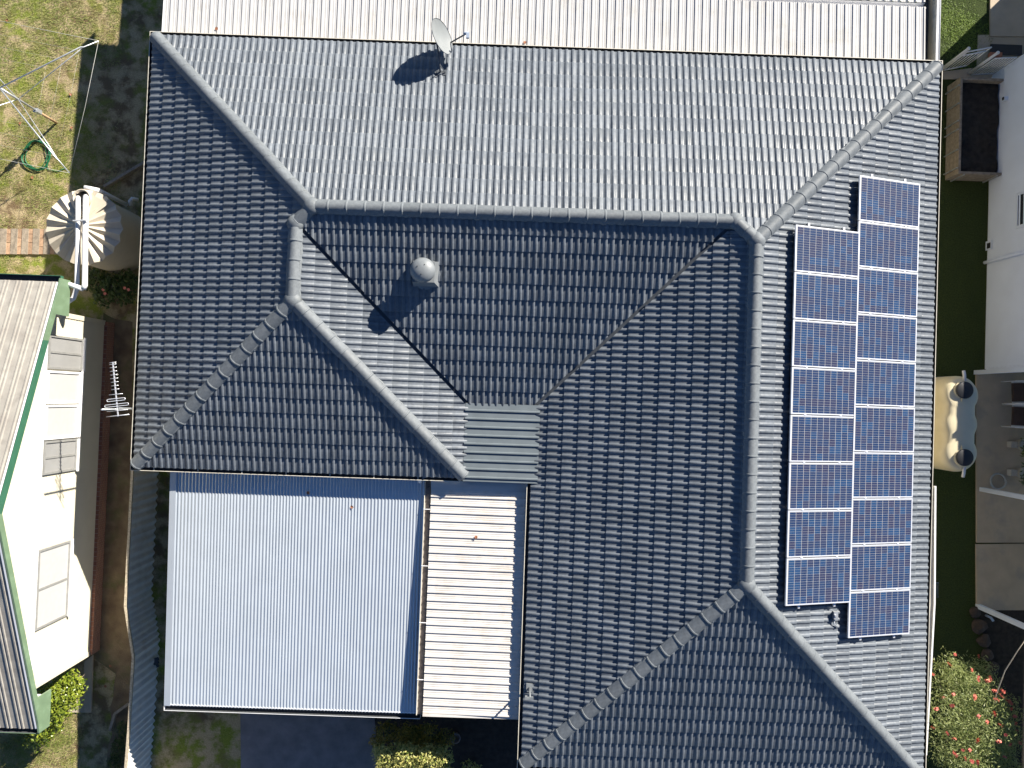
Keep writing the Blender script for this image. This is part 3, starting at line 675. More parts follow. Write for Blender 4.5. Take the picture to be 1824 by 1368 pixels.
# ---------------------------------------------------------------- left neighbour
XW, XB = -10.55, -10.10
nbr = thing('gabled_house', 'cream gabled house with green trim at the left edge', 'house', (-14, -2.7, 0))
ye0, ye1, ya, ze, za = 2.25, -7.62, -2.65, 3.08, 4.80
def zr(y): return ze + (za-ze)*((ye0-y)/(ye0-ya) if y > ya else (y-ye1)/(ya-ye1))
XL = -19.
yw0, yw1 = 1.65, -6.95
m = MB(); bh = .115                                          # stepped horizontal cladding on the gable wall
k = 0; z = .36
while z < za-.25:
    z1 = min(z+bh, za-.2)
    def yl(zz): return min(yw0, ye0-(zz-ze+.06)*(ye0-ya)/(za-ze)) if zz > ze-.3 else yw0
    def yh(zz): return max(yw1, ye1+(zz-ze+.06)*(ya-ye1)/(za-ze)) if zz > ze-.3 else yw1
    a0, b0, a1, b1 = yl(z), yh(z), yl(z1), yh(z1)
    if a1 - b1 < .2: break
    m.add([(XW+.012,b0,z),(XW+.012,a0,z),(XW+.002,a1,z1),(XW+.002,b1,z1),(XW-.02,b0,z),(XW-.02,a0,z)], [(0,1,2,3),(5,1,0,4)])
    z = z1
m.build('cladding', CLAD, nbr)
m = MB(); m.box((XL,yw1,.3),(XW-.005,yw0,3.0)); m.add([(XW-.004,yw0,2.9),(XW-.004,yw1,2.9),(XW-.004,ya,za-.15)],[(0,2,1)]); m.build('wall', CLAD, nbr)
m = MB(); m.box((XL,yw1+.01,0),(XW+.09,yw0-.01,.36)); m.build('brick_base', brickmat('red_brick_base',(.30,.13,.08),(.20,.08,.055),(.33,.28,.24),4.2,'Y'), nbr)
m = MB(); m.box((XW,yw0-.09,.34),(XW+.03,yw0+.025,2.95)); m.build('corner_trim', CLAD, nbr)
m = MB(); m.box((XW,yw1-.02,.34),(XW+.03,yw1+.09,2.95)); m.build('corner_trim', CLAD, nbr)
m = MB(); m.box((XW,yw1,2.72),(XW+.035,yw0,2.90)); m.build('frieze_board', WHITE, nbr)
def window(v1, v0, z0, z1, kind):
    f = MB(); t = .05; X0, X1 = XW+.0, XW+.055
    f.box((X0,v0,z0),(X1,v1,z0+t)); f.box((X0,v0,z1-t),(X1,v1,z1)); f.box((X0,v0,z0+t),(X1,v0+t,z1-t)); f.box((X0,v1-t,z0+t),(X1,v1,z1-t))
    if kind != 'panel': c = (v0+v1)/2; f.box((X0,c-t/2,z0+t),(X1-.008,c+t/2,z1-t))
    fo = f.build('window', WHITE if kind == 'panel' else GALVW, nbr)
    p_ = MB(); p_.box((X0+.012,v0+t,z0+t),(X0+.03,v1-t,z1-t)); p_.build('blind' if kind == 'panel' else 'pane', BLIND if kind != 'pane' else CURT, fo)
    s_ = MB(); s_.box((X0+.055,v0-.03,z0-.05),(X0+.10,v1+.03,z0)); s_.build('sill', WHITE, fo)
GALVW = mat('window_frame_alu', (.24,.24,.23), .5); CURT = mat('net_curtain', (.27,.27,.265), .6, var=.06, scale=3)
window(1.11,.33,1.34,2.70,'pane'); window(.29,-.47,1.38,2.70,'panel'); window(-.50,-1.30,1.40,2.70,'panel'); window(-1.33,-2.10,1.40,2.70,'pane'); window(-3.80,-5.62,1.48,2.72,'white')
def sl_sheet(ya_, yb_, i):
    w0 = .80; n = 3; pr = []; 
    for k in range(n): x = k*w0/n; pr += [(x,0),(x+.11,0),(x+.122,.022),(x+.150,.022),(x+.162,.004),(x+.19,.004),(x+.202,.022),(x+.23,.022),(x+.242,0)]
    pr.append((w0, 0))
    m = MB(); m.extr(pr, (XB-.02-(i+1)*w0, ya_, zr(ya_)), (1,0,0), (0,0,1), (0, yb_-ya_, zr(yb_)-zr(ya_)), thick=.006); return m
for i in range(11):
    sl_sheet(ye0+.02, ya, i).build('roof_sheet', GREY_ROOF, nbr); sl_sheet(ye1-.02, ya, i).build('roof_sheet', GREY_ROOF, nbr)
m = MB(); m.tube([(XB, ya, za+.02),(XL, ya, za+.02)], .09, 12); m.build('ridge_roll', GREY_ROOF, nbr)
for ya_, name_ in ((ye0, 'barge_board'), (ye1, 'barge_board')):
    s_ = 1 if ya_ == ye0 else -1
    for t0, t1, mm in ((0,.27,GREEN_OLD),(.27,1,GREEN if s_ > 0 else GREEN_OLD)):
        y0_, y1_ = ya_+(ya-ya_)*t0, ya_+(ya-ya_)*t1
        m = MB(); z0_, z1_ = zr(y0_)+.03, zr(y1_)+.03
        m.add([(XB-.012,y0_,z0_),(XB+.028,y0_,z0_),(XB+.028,y1_,z1_),(XB-.012,y1_,z1_),(XB-.012,y0_,z0_-.15),(XB+.028,y0_,z0_-.15),(XB+.028,y1_,z1_-.15),(XB-.012,y1_,z1_-.15)],
              [(0,1,2,3),(1,5,6,2),(4,7,6,5),(0,3,7,4),(0,4,5,1),(3,2,6,7)]); m.build(name_, mm, nbr)
    m = MB(); m.add([(XB+.03,ya_+.10*s_,ze+.02),(XB+.03,ya_-.72*s_,ze+.22),(XB+.03,ya_-.72*s_,ze-.35),(XB+.03,ya_+.10*s_,ze-.35),(XB-.01,ya_+.10*s_,ze+.02),(XB-.01,ya_-.72*s_,ze+.22),(XB-.01,ya_-.72*s_,ze-.35),(XB-.01,ya_+.10*s_,ze-.35)],[(0,1,2,3),(7,6,5,4),(0,4,5,1),(1,5,6,2),(2,6,7,3),(3,7,4,0)]); m.build('eave_box', GREEN_OLD, nbr)
    m = MB(); m.box((XL, ya_+.02*s_, ze-.35),(XB-.012, ya_-.6*s_, ze-.30)); m.build('soffit', WHITE, nbr)
    m = MB(); m.add([(XB-.02,y_,z_) for y_, z_ in ((ya_,ze+.034),(ya,za+.034))]+[(XB-.06,y_,z_) for y_, z_ in ((ya,za+.034),(ya_,ze+.034))],[(0,1,2,3)]); m.build('barge_capping', WHITE, nbr)
gutter([Vector((XB-.0, ye0+.02, ze)), Vector((XL, ye0+.02, ze))][::-1], nbr, [GREEN, GUTIN], .13)
gutter([Vector((XL, ye1-.02, ze)), Vector((XB-.0, ye1-.02, ze))][::-1], nbr, [GREEN_OLD, GUTIN], .10)

# ---------------------------------------------------------------- left tank and pipes
tc_ = P(150, 405, 1.7); tank = thing('round_water_tank', 'round beige steel water tank with fluted roof by the tiled house', 'water tank', (tc_.x, tc_.y, 0))
TR, TH = .86, 1.66
m = MB(); pr = []
for k in range(64): z = TH*k/63; pr.append((TR-.03 + (.009 if k % 2 else 0), z))
m.lathe((tc_.x,tc_.y,0), pr, 56); m.build('wall', TANK, tank)
m = MB(); NF = 18; vs = []; fs = []
for rr, zz, amp in ((.15,.20,.012),(.45,.115,.045),(TR+.045,.02,.055),(TR+.045,-.04,.02)):
    for k in range(NF*2):
        a = math.pi*k/NF; up_ = 1 if k % 2 else -1; r_ = rr + (.02 if (k % 2 == 0 and rr > .8) else 0)
        vs.append((tc_.x+r_*math.cos(a), tc_.y+r_*math.sin(a), TH+zz+amp*up_*.75+.03))
n2 = NF*2
for r in range(3):
    for k in range(n2): fs.append((r*n2+k, (r+1)*n2+k, (r+1)*n2+(k+1)%n2, r*n2+(k+1)%n2))
fs.append(tuple(range(n2))); m.add(vs, fs); m.build('roof', TANK, tank)
m = MB(); m.lathe((tc_.x,tc_.y,TH+.20), [(.19,0),(.17,.03),(.05,.05)], 24); m.build('crown_cap', TANK, tank)
st = P(146, 353, 1.85)
m = MB(); m.lathe((st.x,st.y,TH+.02), [(.215,0),(.215,.20),(.19,.205),(.185,.06)], 28); m.build('inlet_collar', TANK, tank)
m = MB(); m.lathe((st.x,st.y,TH+.06), [(.183,0),(.183,.075)], 24); m.build('strainer', BLACK, tank)
m = MB(); m.add([(tc_.x+.2*math.cos(a),tc_.y+.2*math.sin(a),TH+.16) for a in (.9,1.25)]+[(tc_.x+.85*math.cos(a),tc_.y+.85*math.sin(a),TH+.135) for a in (1.5,.75)],[(0,1,2,3)]); m.build('access_hatch', TANK, tank)
m = MB(); a1 = P(153,345,1.5); a2 = P(153,334,1.62); a3 = P(178,340,1.55); a4 = P(236,364,.25)
m.tube([a1,a2,a3], .06, 12); m.tube([a3,Vector((a3.x+.03,a3.y-.02,.35))], .05, 12); m.build('overflow_pipe', PVC, tank)
q1 = P(233,366,.3); m = MB(); m.tube([q1, q1+Vector((0,.1,.05)), q1+Vector((.05,.17,.04)), q1+Vector((.12,.18,-.1))], .05, 12)
top(m, 'pipe_elbow', PVC, 'white pipe elbow in the shadow behind the round tank', 'pipe')
m = MB(); pa = [P(110,502,2.78), P(148,515,2.72), P(151,508,2.72), P(152,420,2.32), P(153,352,1.98), P(153,350,1.80)]
m.tube([pa[0],pa[1]], .055, 12); m.tube(pa[1:], .062, 12)
top(m, 'inlet_pipe', PVC, 'white inlet pipe over the round tank, the one nearer the tiled house', 'pipe', 'white pipes from the cream house to the round tank')
m = MB(); pb = [P(108,546,2.52), P(131,531,2.46), P(134,522,2.46), P(137,510,2.45), P(139,420,2.22), P(139,355,1.97), P(139,352,1.80)]
m.tube(pb, .057, 12)
top(m, 'inlet_pipe', PVC, 'white inlet pipe over the round tank, the one nearer the cream house', 'pipe', 'white pipes from the cream house to the round tank')
m = MB(); c1 = P(136,394,2.22); c2 = P(156,394,2.22); m.bar(c1+Vector((-.04,0,.02)), c2+Vector((.04,0,.1)), .025, .09)
top(m, 'pipe_strap', PVC, 'white strap clipping the two inlet pipes together', 'strap')

# ---------------------------------------------------------------- clothesline, hose, path
g0 = P(101, 219, 0)
cl = thing('rotary_clothesline', 'rotary clothesline with grey arms and wires on the lawn', 'clothesline', (g0.x, g0.y, 0))
hz = 1.95
hub = Vector((g0.x, g0.y, hz))
m = MB(); m.tube([(g0.x,g0.y,0),(g0.x,g0.y,.75)], .032, 12, 1); m.tube([(g0.x,g0.y,.75),(g0.x,g0.y,2.2)], .026, 12); m.box((g0.x-.06,g0.y-.05,.72),(g0.x+.06,g0.y+.05,.9)); m.build('pole', [GALV, mat('rusty_pole',(.38,.25,.14),.8,var=.3)], cl)
tips = [P(176,73,2.12), P(123,307,2.12)]
ctr = Vector((g0.x, g0.y, 2.12))
rad = (tips[0]-ctr).length
d1 = (tips[0]-ctr).normalized(); d2 = (tips[1]-ctr).normalized()
dirs = [d1, d2, -d1, -d2]
for d in dirs:
    tip = ctr + d*rad; kn = ctr + d*(rad-.42) + Vector((0,0,.10))
    m = MB(); m.tube([ctr + Vector((0,0,.12)), kn, kn + d*.05 + Vector((0,0,-.05)), tip], [.017,.017,.015,.013], 8); m.build('arm', GALV, cl)
    m = MB(); m.tube([ctr + Vector((0,0,-.55)), kn + Vector((0,0,-.06))], .011, 8); m.build('strut', GALV, cl)
for f_ in (1, .80, .62, .45):
    m = MB()
    for i in range(4): m.tube([ctr + dirs[i]*rad*f_ + Vector((0,0,.01)), ctr + (dirs[i]+dirs[(i+1)%4])*rad*f_*.5 + Vector((0,0,-.03)), ctr + dirs[(i+1)%4]*rad*f_ + Vector((0,0,.01))], 0.0042 if f_ == 1 else .0016, 5)
    m.build('wire', WIRE, cl)
hc = P(66, 276, .03); m = MB(); pts = []
for k in range(150):
    a = k*2*math.pi/36; r_ = .36 + .03*math.sin(k*.21) + .02*math.sin(k*.7); pts.append((hc.x + r_*math.cos(a)*.95 + .02*math.sin(k*.13), hc.y + r_*math.sin(a)*1.05 + .02*math.cos(k*.17), .018 + .012*(k//36)))
pts += [(hc.x+.3,hc.y-.38,.02),(hc.x+.55,hc.y-.42,.02),(hc.x+.75,hc.y-.32,.02)]
m.tube(pts, .0105, 8); top(m, 'garden_hose', HOSE, 'coiled green garden hose lying on the lawn', 'hose')
path = None
x = -12
pxs = -10
k = 0
pathroot = thing('garden_path', 'narrow path of timber sleepers and bricks leading to the round tank', 'path', P(40,430,0))
pxp = 108
while pxp > -14:
    wpx = 10.2 if k % 2 == 0 else 8.2
    a_, b_ = P(pxp-wpx+.8, 407, .05), P(pxp, 453, .05)
    if k % 2 == 0:
        m = MB(); m.box((a_.x, b_.y, .0), (b_.x, a_.y, .05+rng.uniform(0,.008))); m.build('sleeper', WOOD, pathroot)
    else:
        off = .08 if k % 4 == 1 else -.03
        ys = [b_.y, b_.y+.23+off, b_.y+.46+off, a_.y]
        for i in range(3):
            m = MB(); m.box((a_.x, ys[i]+.006, .0), (b_.x, ys[i+1]-.006, .035+rng.uniform(0,.01))); m.build('brick', BRICKP, pathroot)
    pxp -= wpx + .6; k += 1
m = MB(); m.bar(P(187,333,.08), P(262,288,.08), .07, .14); top(m, 'edging_board', WOOD, 'weathered timber board in shade beside the tiled house', 'timber board')
m = MB(); m.bar(P(118,455,.10), P(120,452,.10), .1, .1)

# ---------------------------------------------------------------- fence and lower left
def fence(pts, z, name, label):
    f = thing(name, label, 'fence', ((pts[0].x+pts[-1].x)/2, (pts[0].y+pts[-1].y)/2, 0))
    for i in range(len(pts)-1):
        a, b_ = pts[i], pts[i+1]; a = Vector((a.x,a.y,0)); b_ = Vector((b_.x,b_.y,0)); L = (b_-a).length; d = (b_-a).normalized(); nn = Vector((-d.y,d.x,0))
        ns = max(1, round(L/.78)); w_ = L/ns
        for k in range(ns):
            n = 4; pr = [(w_*j/(n*6), .024*(1,.9,0,-.9,-1,0)[j%6]) for j in range(n*6+1)]
            m = MB(); m.extr(pr, a+d*w_*k, d, nn, (0,0,z), thick=.003, smooth=True); m.build('fence_sheet', FENCEM, f)
        m = MB(); m.bar(a+Vector((0,0,z+.01)), b_+Vector((0,0,z+.01)), .06, .05); m.build('capping', FENCEC, f)
    return f
FZ = 1.35
fpts = [P(243,700,FZ), P(236.5,835,FZ), P(224,1080,FZ), P(238,1170,FZ), P(230,1300,FZ), P(222,1400,FZ), P(216,1500,FZ)]
fence(fpts, FZ, 'boundary_fence', 'grey corrugated steel fence between the cream house and the carport')
m = MB(); q = [P(152,1178), P(167,1166), P(164,1268), P(150,1268)]; m.prism([(p.x,p.y) for p in q], 0, .05); top(m, 'paving_strip', CONC, 'narrow concrete paving strip beside the clipped hedge', 'paving')
m = MB(); q = [P(118,1238), P(149.5,1238), P(149.5,1268), P(118,1268)]; m.prism([(p.x,p.y) for p in q], 0, .046); top(m, 'paving_slab', CONC, 'square concrete paver at the foot of the clipped hedge', 'paving')
m = MB(); m.bar(P(197,1300,.06), P(206,1270,.06), .07, .12); m.bar(P(206,1270,.06), P(231,1252,.06), .07, .12); top(m, 'garden_edging', WOOD, 'bent timber edging against the corrugated fence', 'edging')
m = MB()
for k in range(3): m.bar(P(254,1195-k*6,.1+.07*k), P(282,1185-k*6,.1+.07*k), .08, .06)
top(m, 'timber_offcuts', VALLEY, 'dark stacked timber offcuts leaning by the corrugated fence', 'timber')

# ---------------------------------------------------------------- plants
def leaves(blobs, n, size, up=.5, aspect=.45, shell=.5, seed=1, wob=.22):
    R_ = np.random.default_rng(seed); m = MB(); vols = np.array([b[1][0]*b[1][1]*b[1][2] for b in blobs]); vols = vols**.8/ (vols**.8).sum()
    ch = R_.choice(len(blobs), n, p=vols)
    for c_i in ch:
        c, r = blobs[c_i]; d = R_.normal(size=3); d /= np.linalg.norm(d)
        if d[2] < -.35: d[2] = -d[2]*.5
        rr = shell + (1-shell)*R_.random()**.6
        nz = noise.noise(Vector(d*2.3) + Vector(c)); rr *= 1 + wob*nz*2
        p = Vector(c) + Vector(d*np.array(r)*rr)
        nn = Vector(d*(1-up) + np.array([0,0,up]) + R_.normal(0,.45,3)).normalized()
        t = nn.cross(Vector(R_.normal(size=3))).normalized(); s_ = nn.cross(t); L = size*R_.uniform(.65,1.3)
        m.add([p - t*L*.5, p + s_*L*aspect*.5 - nn*L*.06, p + t*L*.5, p - s_*L*aspect*.5 - nn*L*.06, p + nn*L*.05], [(0,1,4),(1,2,4),(2,3,4),(3,0,4)], 0, False, float(np.clip(R_.normal(.5,.25),0,1)))
    return m
def plant(name, label, cat, base, blobs, n, size, lm, seed, stems=5, group=None, **k):
    t = thing(name, label, cat, base, group)
    leaves(blobs, n, size, seed=seed, **k).build('crown', lm, t)
    R_ = np.random.default_rng(seed+99)
    for i in range(stems):
        c, r = blobs[R_.integers(len(blobs))]; e = Vector(c) + Vector(R_.normal(0,.35,3)*np.array(r))
        e.z = max(e.z, base[2]+.1); mid = Vector(base).lerp(e, .5) + Vector((R_.normal(0,.05), R_.normal(0,.05), .05))
        m = MB(); m.tube([Vector(base)+Vector((R_.normal(0,.03),R_.normal(0,.03),0)), mid, e], [.022,.014,.006], 6); m.build('trunk' if i == 0 else 'branch', BARK, t)
    return t
HEDGE = leafmat('hedge_leaf', (.07,.13,.01), (.30,.34,.04), .25, .3)
BOTTLE = leafmat('bottlebrush_leaf', (.15,.21,.05), (.52,.56,.24), .4)
SHRUB = leafmat('variegated_leaf', (.13,.20,.03), (.70,.62,.22), .25, .4)
DKLEAF = leafmat('dark_leaf', (.03,.06,.012), (.10,.15,.03), .25)
YELL = leafmat('yellow_leaf', (.22,.15,.02), (.38,.28,.05), .3)
hb = []
for px, py, z, r in ((78,1290,.75,.42),(95,1262,.85,.42),(112,1232,.9,.40),(128,1212,.85,.32),(82,1255,.95,.38),(70,1310,.5,.35),(118,1252,.6,.35),(95,1240,1.0,.35),(132,1226,.5,.28)):
    p = P(px, py, z); hb.append(((p.x,p.y,z),(r,r,r*.9)))
p = P(105,1262,0); plant('clipped_hedge', 'glossy green hedge at the corner of the cream gabled house', 'hedge', (p.x,p.y,0), hb, 5200, .085, HEDGE, 3, 6, up=.4, aspect=.55)
bb = []
for px, py, z, r in ((1700,1215,2.0,.55),(1735,1240,2.1,.62),(1690,1270,2.2,.55),(1745,1290,2.1,.68),(1700,1330,2.1,.62),(1765,1330,1.9,.58),(1780,1270,1.7,.5),(1725,1370,2.1,.65),(1775,1375,1.8,.6),(1690,1190,1.8,.4),(1740,1200,1.6,.45),(1740,1280,1.3,.8),(1785,1310,1.6,.45)):
    p = P(px, py, z); bb.append(((p.x,p.y,z),(r*1.1,r*1.1,r*.8)))
p = P(1735,1285,0)
bush = plant('bottlebrush_bush', 'big bottlebrush bush with red flowers beside the tiled roof', 'bush', (p.x-.3,p.y,0), bb, 21000, .085, BOTTLE, 11, 14, up=.45, aspect=.2, wob=.3, shell=.35)
R_ = np.random.default_rng(5)
fl = [(1700,1165),(1742,1168),(1658,1175),(1690,1182),(1660,1200),(1742,1205),(1757,1212),(1730,1193),(1741,1210),(1763,1207),(1697,1236),(1679,1241),(1735,1241),(1695,1256),(1666,1262),(1785,1230),(1790,1245),(1773,1245),(1798,1250),(1800,1262),(1742,1275),(1757,1285),(1780,1290),(1808,1288),(1810,1300),(1660,1295),(1686,1305),(1698,1315),(1740,1318),(1777,1320),(1790,1308),(1815,1322),(1798,1325),(1714,1335),(1726,1335),(1700,1342),(1730,1355),(1740,1357),(1788,1347),(1770,1270),(1718,1350),(1806,1275),(1770,1230),(1782,1238)]
def brush_mesh():
    m = MB(); rr = np.random.default_rng(2)
    m.tube([(0,0,-.045),(0,0,.045)], .004, 5)
    for i in range(46):
        a = rr.uniform(0,6.283); z = rr.uniform(-.045,.045); c_ = Vector((math.cos(a),math.sin(a),rr.uniform(-.2,.4))); s_ = Vector((-c_.y,c_.x,0))*.005; b0 = Vector((0,0,z))
        m.add([b0-s_, b0+s_, b0+c_*.036+s_, b0+c_*.036-s_], [(0,1,2,3)])
    return m
fm = brush_mesh().build('flower', FLOWER); FLM = fm.data; bpy.data.objects.remove(fm)
for px, py in fl:
    best = None
    for c, r in bb:                                       # on the crown's upper surface where that pixel's ray meets it
        zz = c[2]
        for _ in range(4):
            q = P(px, py, zz); dd = ((q.x-c[0])/r[0])**2 + ((q.y-c[1])/r[1])**2
            if dd > 1.25: break
            zz = c[2] + r[2]*math.sqrt(max(0, 1-dd))*1.02
        else:
            if best is None or q.z > best.z: best = P(px, py, zz)
    if best is None: best = P(px, py, 1.75)
    o = bpy.data.objects.new('flower', FLM); C.objects.link(o); o.parent = bush
    o.location = best - bush.location + Vector((0,0,.03)); o.rotation_euler = (R_.uniform(-1,1), R_.uniform(-1,1), R_.uniform(0,6)); s_ = R_.uniform(.8,1.25); o.scale = (s_,)*3
m = MB(); m.tube([P(1768,1262,2.2), P(1775,1235,2.6), P(1790,1195,2.9), P(1812,1160,3.1), P(1840,1120,3.2)], [.014,.012,.011,.009,.007], 7); m.build('branch', mat('pale_twig',(.5,.42,.3),.8), bush)
sb = []
for px, py, z, r in ((690,1348,1.42,.33),(725,1346,1.5,.36),(760,1350,1.5,.36),(788,1347,1.4,.28),(700,1380,1.3,.38),(750,1385,1.35,.4),(790,1385,1.2,.32),(675,1338,1.1,.2),(735,1370,.8,.5)):
    p = P(px, py, z); sb.append(((p.x,p.y,z),(r,r,r*.8)))
p = P(735,1385,0); plant('variegated_shrub', 'pale green and yellow shrub beside the dark driveway', 'shrub', (p.x,p.y,0), sb, 6500, .075, SHRUB, 21, 5, up=.4, aspect=.5)
sb = []
for px, py, z, r in ((690,1305,1.0,.30),(725,1310,1.05,.32),(762,1305,1.0,.30),(793,1315,.95,.25),(672,1320,.8,.2),(740,1325,1.05,.3),(778,1330,1.05,.25),(735,1315,.6,.4)):
    p = P(px, py, z); sb.append(((p.x,p.y,z),(r,r,r*.8)))
p = P(735,1335,0); plant('low_green_shrub', 'dark shrub with yellowing tips in shade at the awning edge', 'shrub', (p.x,p.y,0), sb, 3800, .07, leafmat('yellowing_leaf',(.06,.10,.015),(.36,.26,.03),.25), 22, 4, up=.4, aspect=.5)
for i, (px, py, r) in enumerate(((835,1360,.2),(822,1372,.16))):
    p = P(px,py,0)
    if i == 0: plant('seedling', 'small pale seedling on the dark soil by the tiled wing', 'plant', (p.x,p.y,0), [((p.x,p.y,.18),(r,r,.14)),((p.x+.25,p.y-.05,.15),(.12,.12,.1))], 160, .08, SHRUB, 30, 2, aspect=.5)
gb = []
for px, py, z, r in ((172,500,.35,.35),(205,510,.4,.35),(230,500,.35,.3),(185,525,.3,.3),(225,525,.3,.28)):
    p = P(px,py,z); gb.append(((p.x,p.y,z),(r,r,r*.7)))
p = P(200,510,0); ger = plant('flowering_geranium', 'low green plant with pink flowers below the round tank', 'plant', (p.x,p.y,0), gb, 1500, .09, DKLEAF, 41, 3, up=.6, aspect=.7)
for px, py in ((184,516),(187,523),(222,513),(229,516)):
    c = P(px,py,.62); m = MB()
    for k in range(7): a = k*.9; m.add([c+Vector((0,0,.01)), c+Vector((.035*math.cos(a),.035*math.sin(a),.0)), c+Vector((.045*math.cos(a+.4),.045*math.sin(a+.4),.012)), c+Vector((.035*math.cos(a+.8),.035*math.sin(a+.8),0))],[(0,1,2,3)])
    m.tube([c, c-Vector((0,0,.25))], .004, 5); m.build('flower', PINK, ger)
wb = []
for px, py, z, r in ((212,1335,.22,.28),(205,1365,.22,.28),(218,1300,.2,.22)):
    p = P(px,py,z); wb.append(((p.x,p.y,z),(r*.7,r*1.3,r*.6)))
p = P(210,1335,0); plant('weedy_groundcover', 'dark straggly weeds behind the timber edging at the fence', 'plant', (p.x,p.y,0), wb, 900, .11, DKLEAF, 43, 2, aspect=.15)

# ---------------------------------------------------------------- right neighbour
rh = thing('weatherboard_house', 'white weatherboard house wall in shade at the right edge', 'house', (14.5, 5.2, 0))
XR = 12.62; ry0, ry1 = 1.24, 9.05
rt = 5.2
for k in range(18):
    z0 = .12 + k*.165; m = MB()
    m.add([(XR-.045,ry0,z0),(XR-.045,ry1,z0),(XR-.004,ry1,z0+.168),(XR-.004,ry0,z0+.168),(XR+.02,ry0,z0),(XR+.02,ry1,z0)], [(0,3,2,1),(0,1,5,4)]); m.build('weatherboard', BOARD, rh)
m = MB(); m.box((XR,ry0,0),(16.5,ry1,3.12)); m.box((13.9,ry1,0),(18,12.3,3.2)); m.build('wall', BOARD, rh)
m = MB(); m.box((XR-.03,ry1-.05,.1),(XR+.05,ry1+.03,3.1)); m.build('corner_trim', BOARD, rh)
m = MB(); m.box((XR-.03,ry0-.03,.1),(XR+.05,ry0+.05,3.1)); m.build('corner_trim', BOARD, rh)
w1 = PX(1813,345,XR); w2 = PX(1813,408,XR)
m = MB(); wz0 = w1.z; y0_, y1_ = w2.y, w1.y
m.box((XR-.05,y0_,wz0),(XR-.002,y1_,wz0+.08)); m.box((XR-.05,y0_,wz0+.08),(XR-.002,y0_+.07,wz0+1.1)); m.box((XR-.05,y1_-.07,wz0+.08),(XR-.002,y1_,wz0+1.1)); m.box((XR-.05,y0_,wz0+1.1),(XR-.002,y1_,wz0+1.18)); wo = m.build('window', BOARD, rh)
m = MB(); m.box((XR-.035,y0_+.07,wz0+.08),(XR-.024,y1_-.07,wz0+1.1)); m.build('pane', GLASS, wo)
v1 = PX(1764,437,XR); m = MB(); m.box((XR-.05,v1.y-.12,v1.z-.12),(XR-.02,v1.y+.12,v1.z+.12)); vo = m.build('wall_vent', BOARD, rh)
m = MB(); m.box((XR-.055,v1.y-.085,v1.z-.06),(XR-.05,v1.y+.06,v1.z+.08)); m.build('grille', BLACK, vo)
l1 = PX(1797,176,XR); m = MB(); m.box((XR-.14,l1.y-.05,l1.z-.04),(XR-.02,l1.y+.05,l1.z+.05)); m.box((XR-.16,l1.y-.035,l1.z-.03),(XR-.14,l1.y+.035,l1.z+.03),1); m.build('wall_lamp', [BOARD, BLACK], rh)
dp = P(1757,470,.0); m = MB(); m.tube([(XR-.10,dp.y+.02,.05),(XR-.07,dp.y+.02,.3),(XR-.07,dp.y,3.0)], .045, 10); m.build('downpipe', BOARD, rh)
m = MB(); m.box((12.9,-14,2.95),(18,12,3.05)); m.build('eave', BOARD, rh)
m = MB(); m.box((12.72,ry0-.2,3.05),(12.88,12,3.16)); m.build('gutter', BOARD, rh)
m = MB(); m.add([(12.72,-14,3.17),(18,-14,4.6),(18,12.35,4.6),(12.72,12.35,3.17),(12.72,-14,3.06),(18,-14,4.5),(18,12.35,4.5),(12.72,12.35,3.06)],[(0,1,2,3),(7,6,5,4),(0,3,7,4),(0,4,5,1),(3,2,6,7)]); m.build('roof', BOARD, rh)
for px, py in ((1738,663.5),(1746,871),(1741,1079)):
    p = P(px,py,0); m = MB(); m.box((p.x-.055,p.y-.055,0),(p.x+.055,p.y+.055,2.96)); m.build('post', BOARD, rh)
# gate and railings
gt = thing('white_gate', 'white tubular gate across the side path at upper right', 'gate', P(1700,122,0))
def railing(root, a, b_, h_, n, mid=True):
    a = Vector((a.x,a.y,.08)); b_ = Vector((b_.x,b_.y,.08)); U = Vector((0,0,h_))
    for z in (0, h_) + ((h_*.8,) if mid else ()):
        m = MB(); m.tube([a+Vector((0,0,z)), b_+Vector((0,0,z))], .018, 8); m.build('rail', WHITE, root)
    for k in range(n+1):
        q = a.lerp(b_, k/n); m = MB(); m.tube([q, q+U*(1 if k in (0,n) else (.8 if mid else 1))], .016 if k in (0,n) else .011, 6); m.build('bar', WHITE, root)
railing(gt, P(1680,125,.08), P(1721,117,.08), 1.05, 6)
for px, py in ((1676,124),(1725,131)):
    p = P(px,py,0); m = MB(); m.tube([p, p+Vector((0,0,1.2))], .035, 10); m.lathe(p+Vector((0,0,1.2)), [(.045,0),(.045,.02),(.02,.045)], 10); m.build('post', WHITE, gt)
sr = thing('side_railing', 'white picket railing against the white weatherboard wall corner', 'railing', P(1748,133,0))
railing(sr, P(1731,133,.08), P(1768,131,.08), .95, 7, False)
m = MB(); a = P(1787,90,.06); m.box((a.x-.35,a.y-.12,.05),(a.x+.5,a.y+.16,.075)); top(m, 'door_mat', BLACK, 'dark mat on the concrete behind the white railing', 'mat')
m = MB(); a = P(1768,98,.06); m.box((a.x-.12,a.y-.08,.05),(a.x+.2,a.y+.03,.16)); top(m, 'terracotta_trough', mat('terracotta',(.4,.16,.09),.8), 'low terracotta trough beside the dark mat', 'trough')
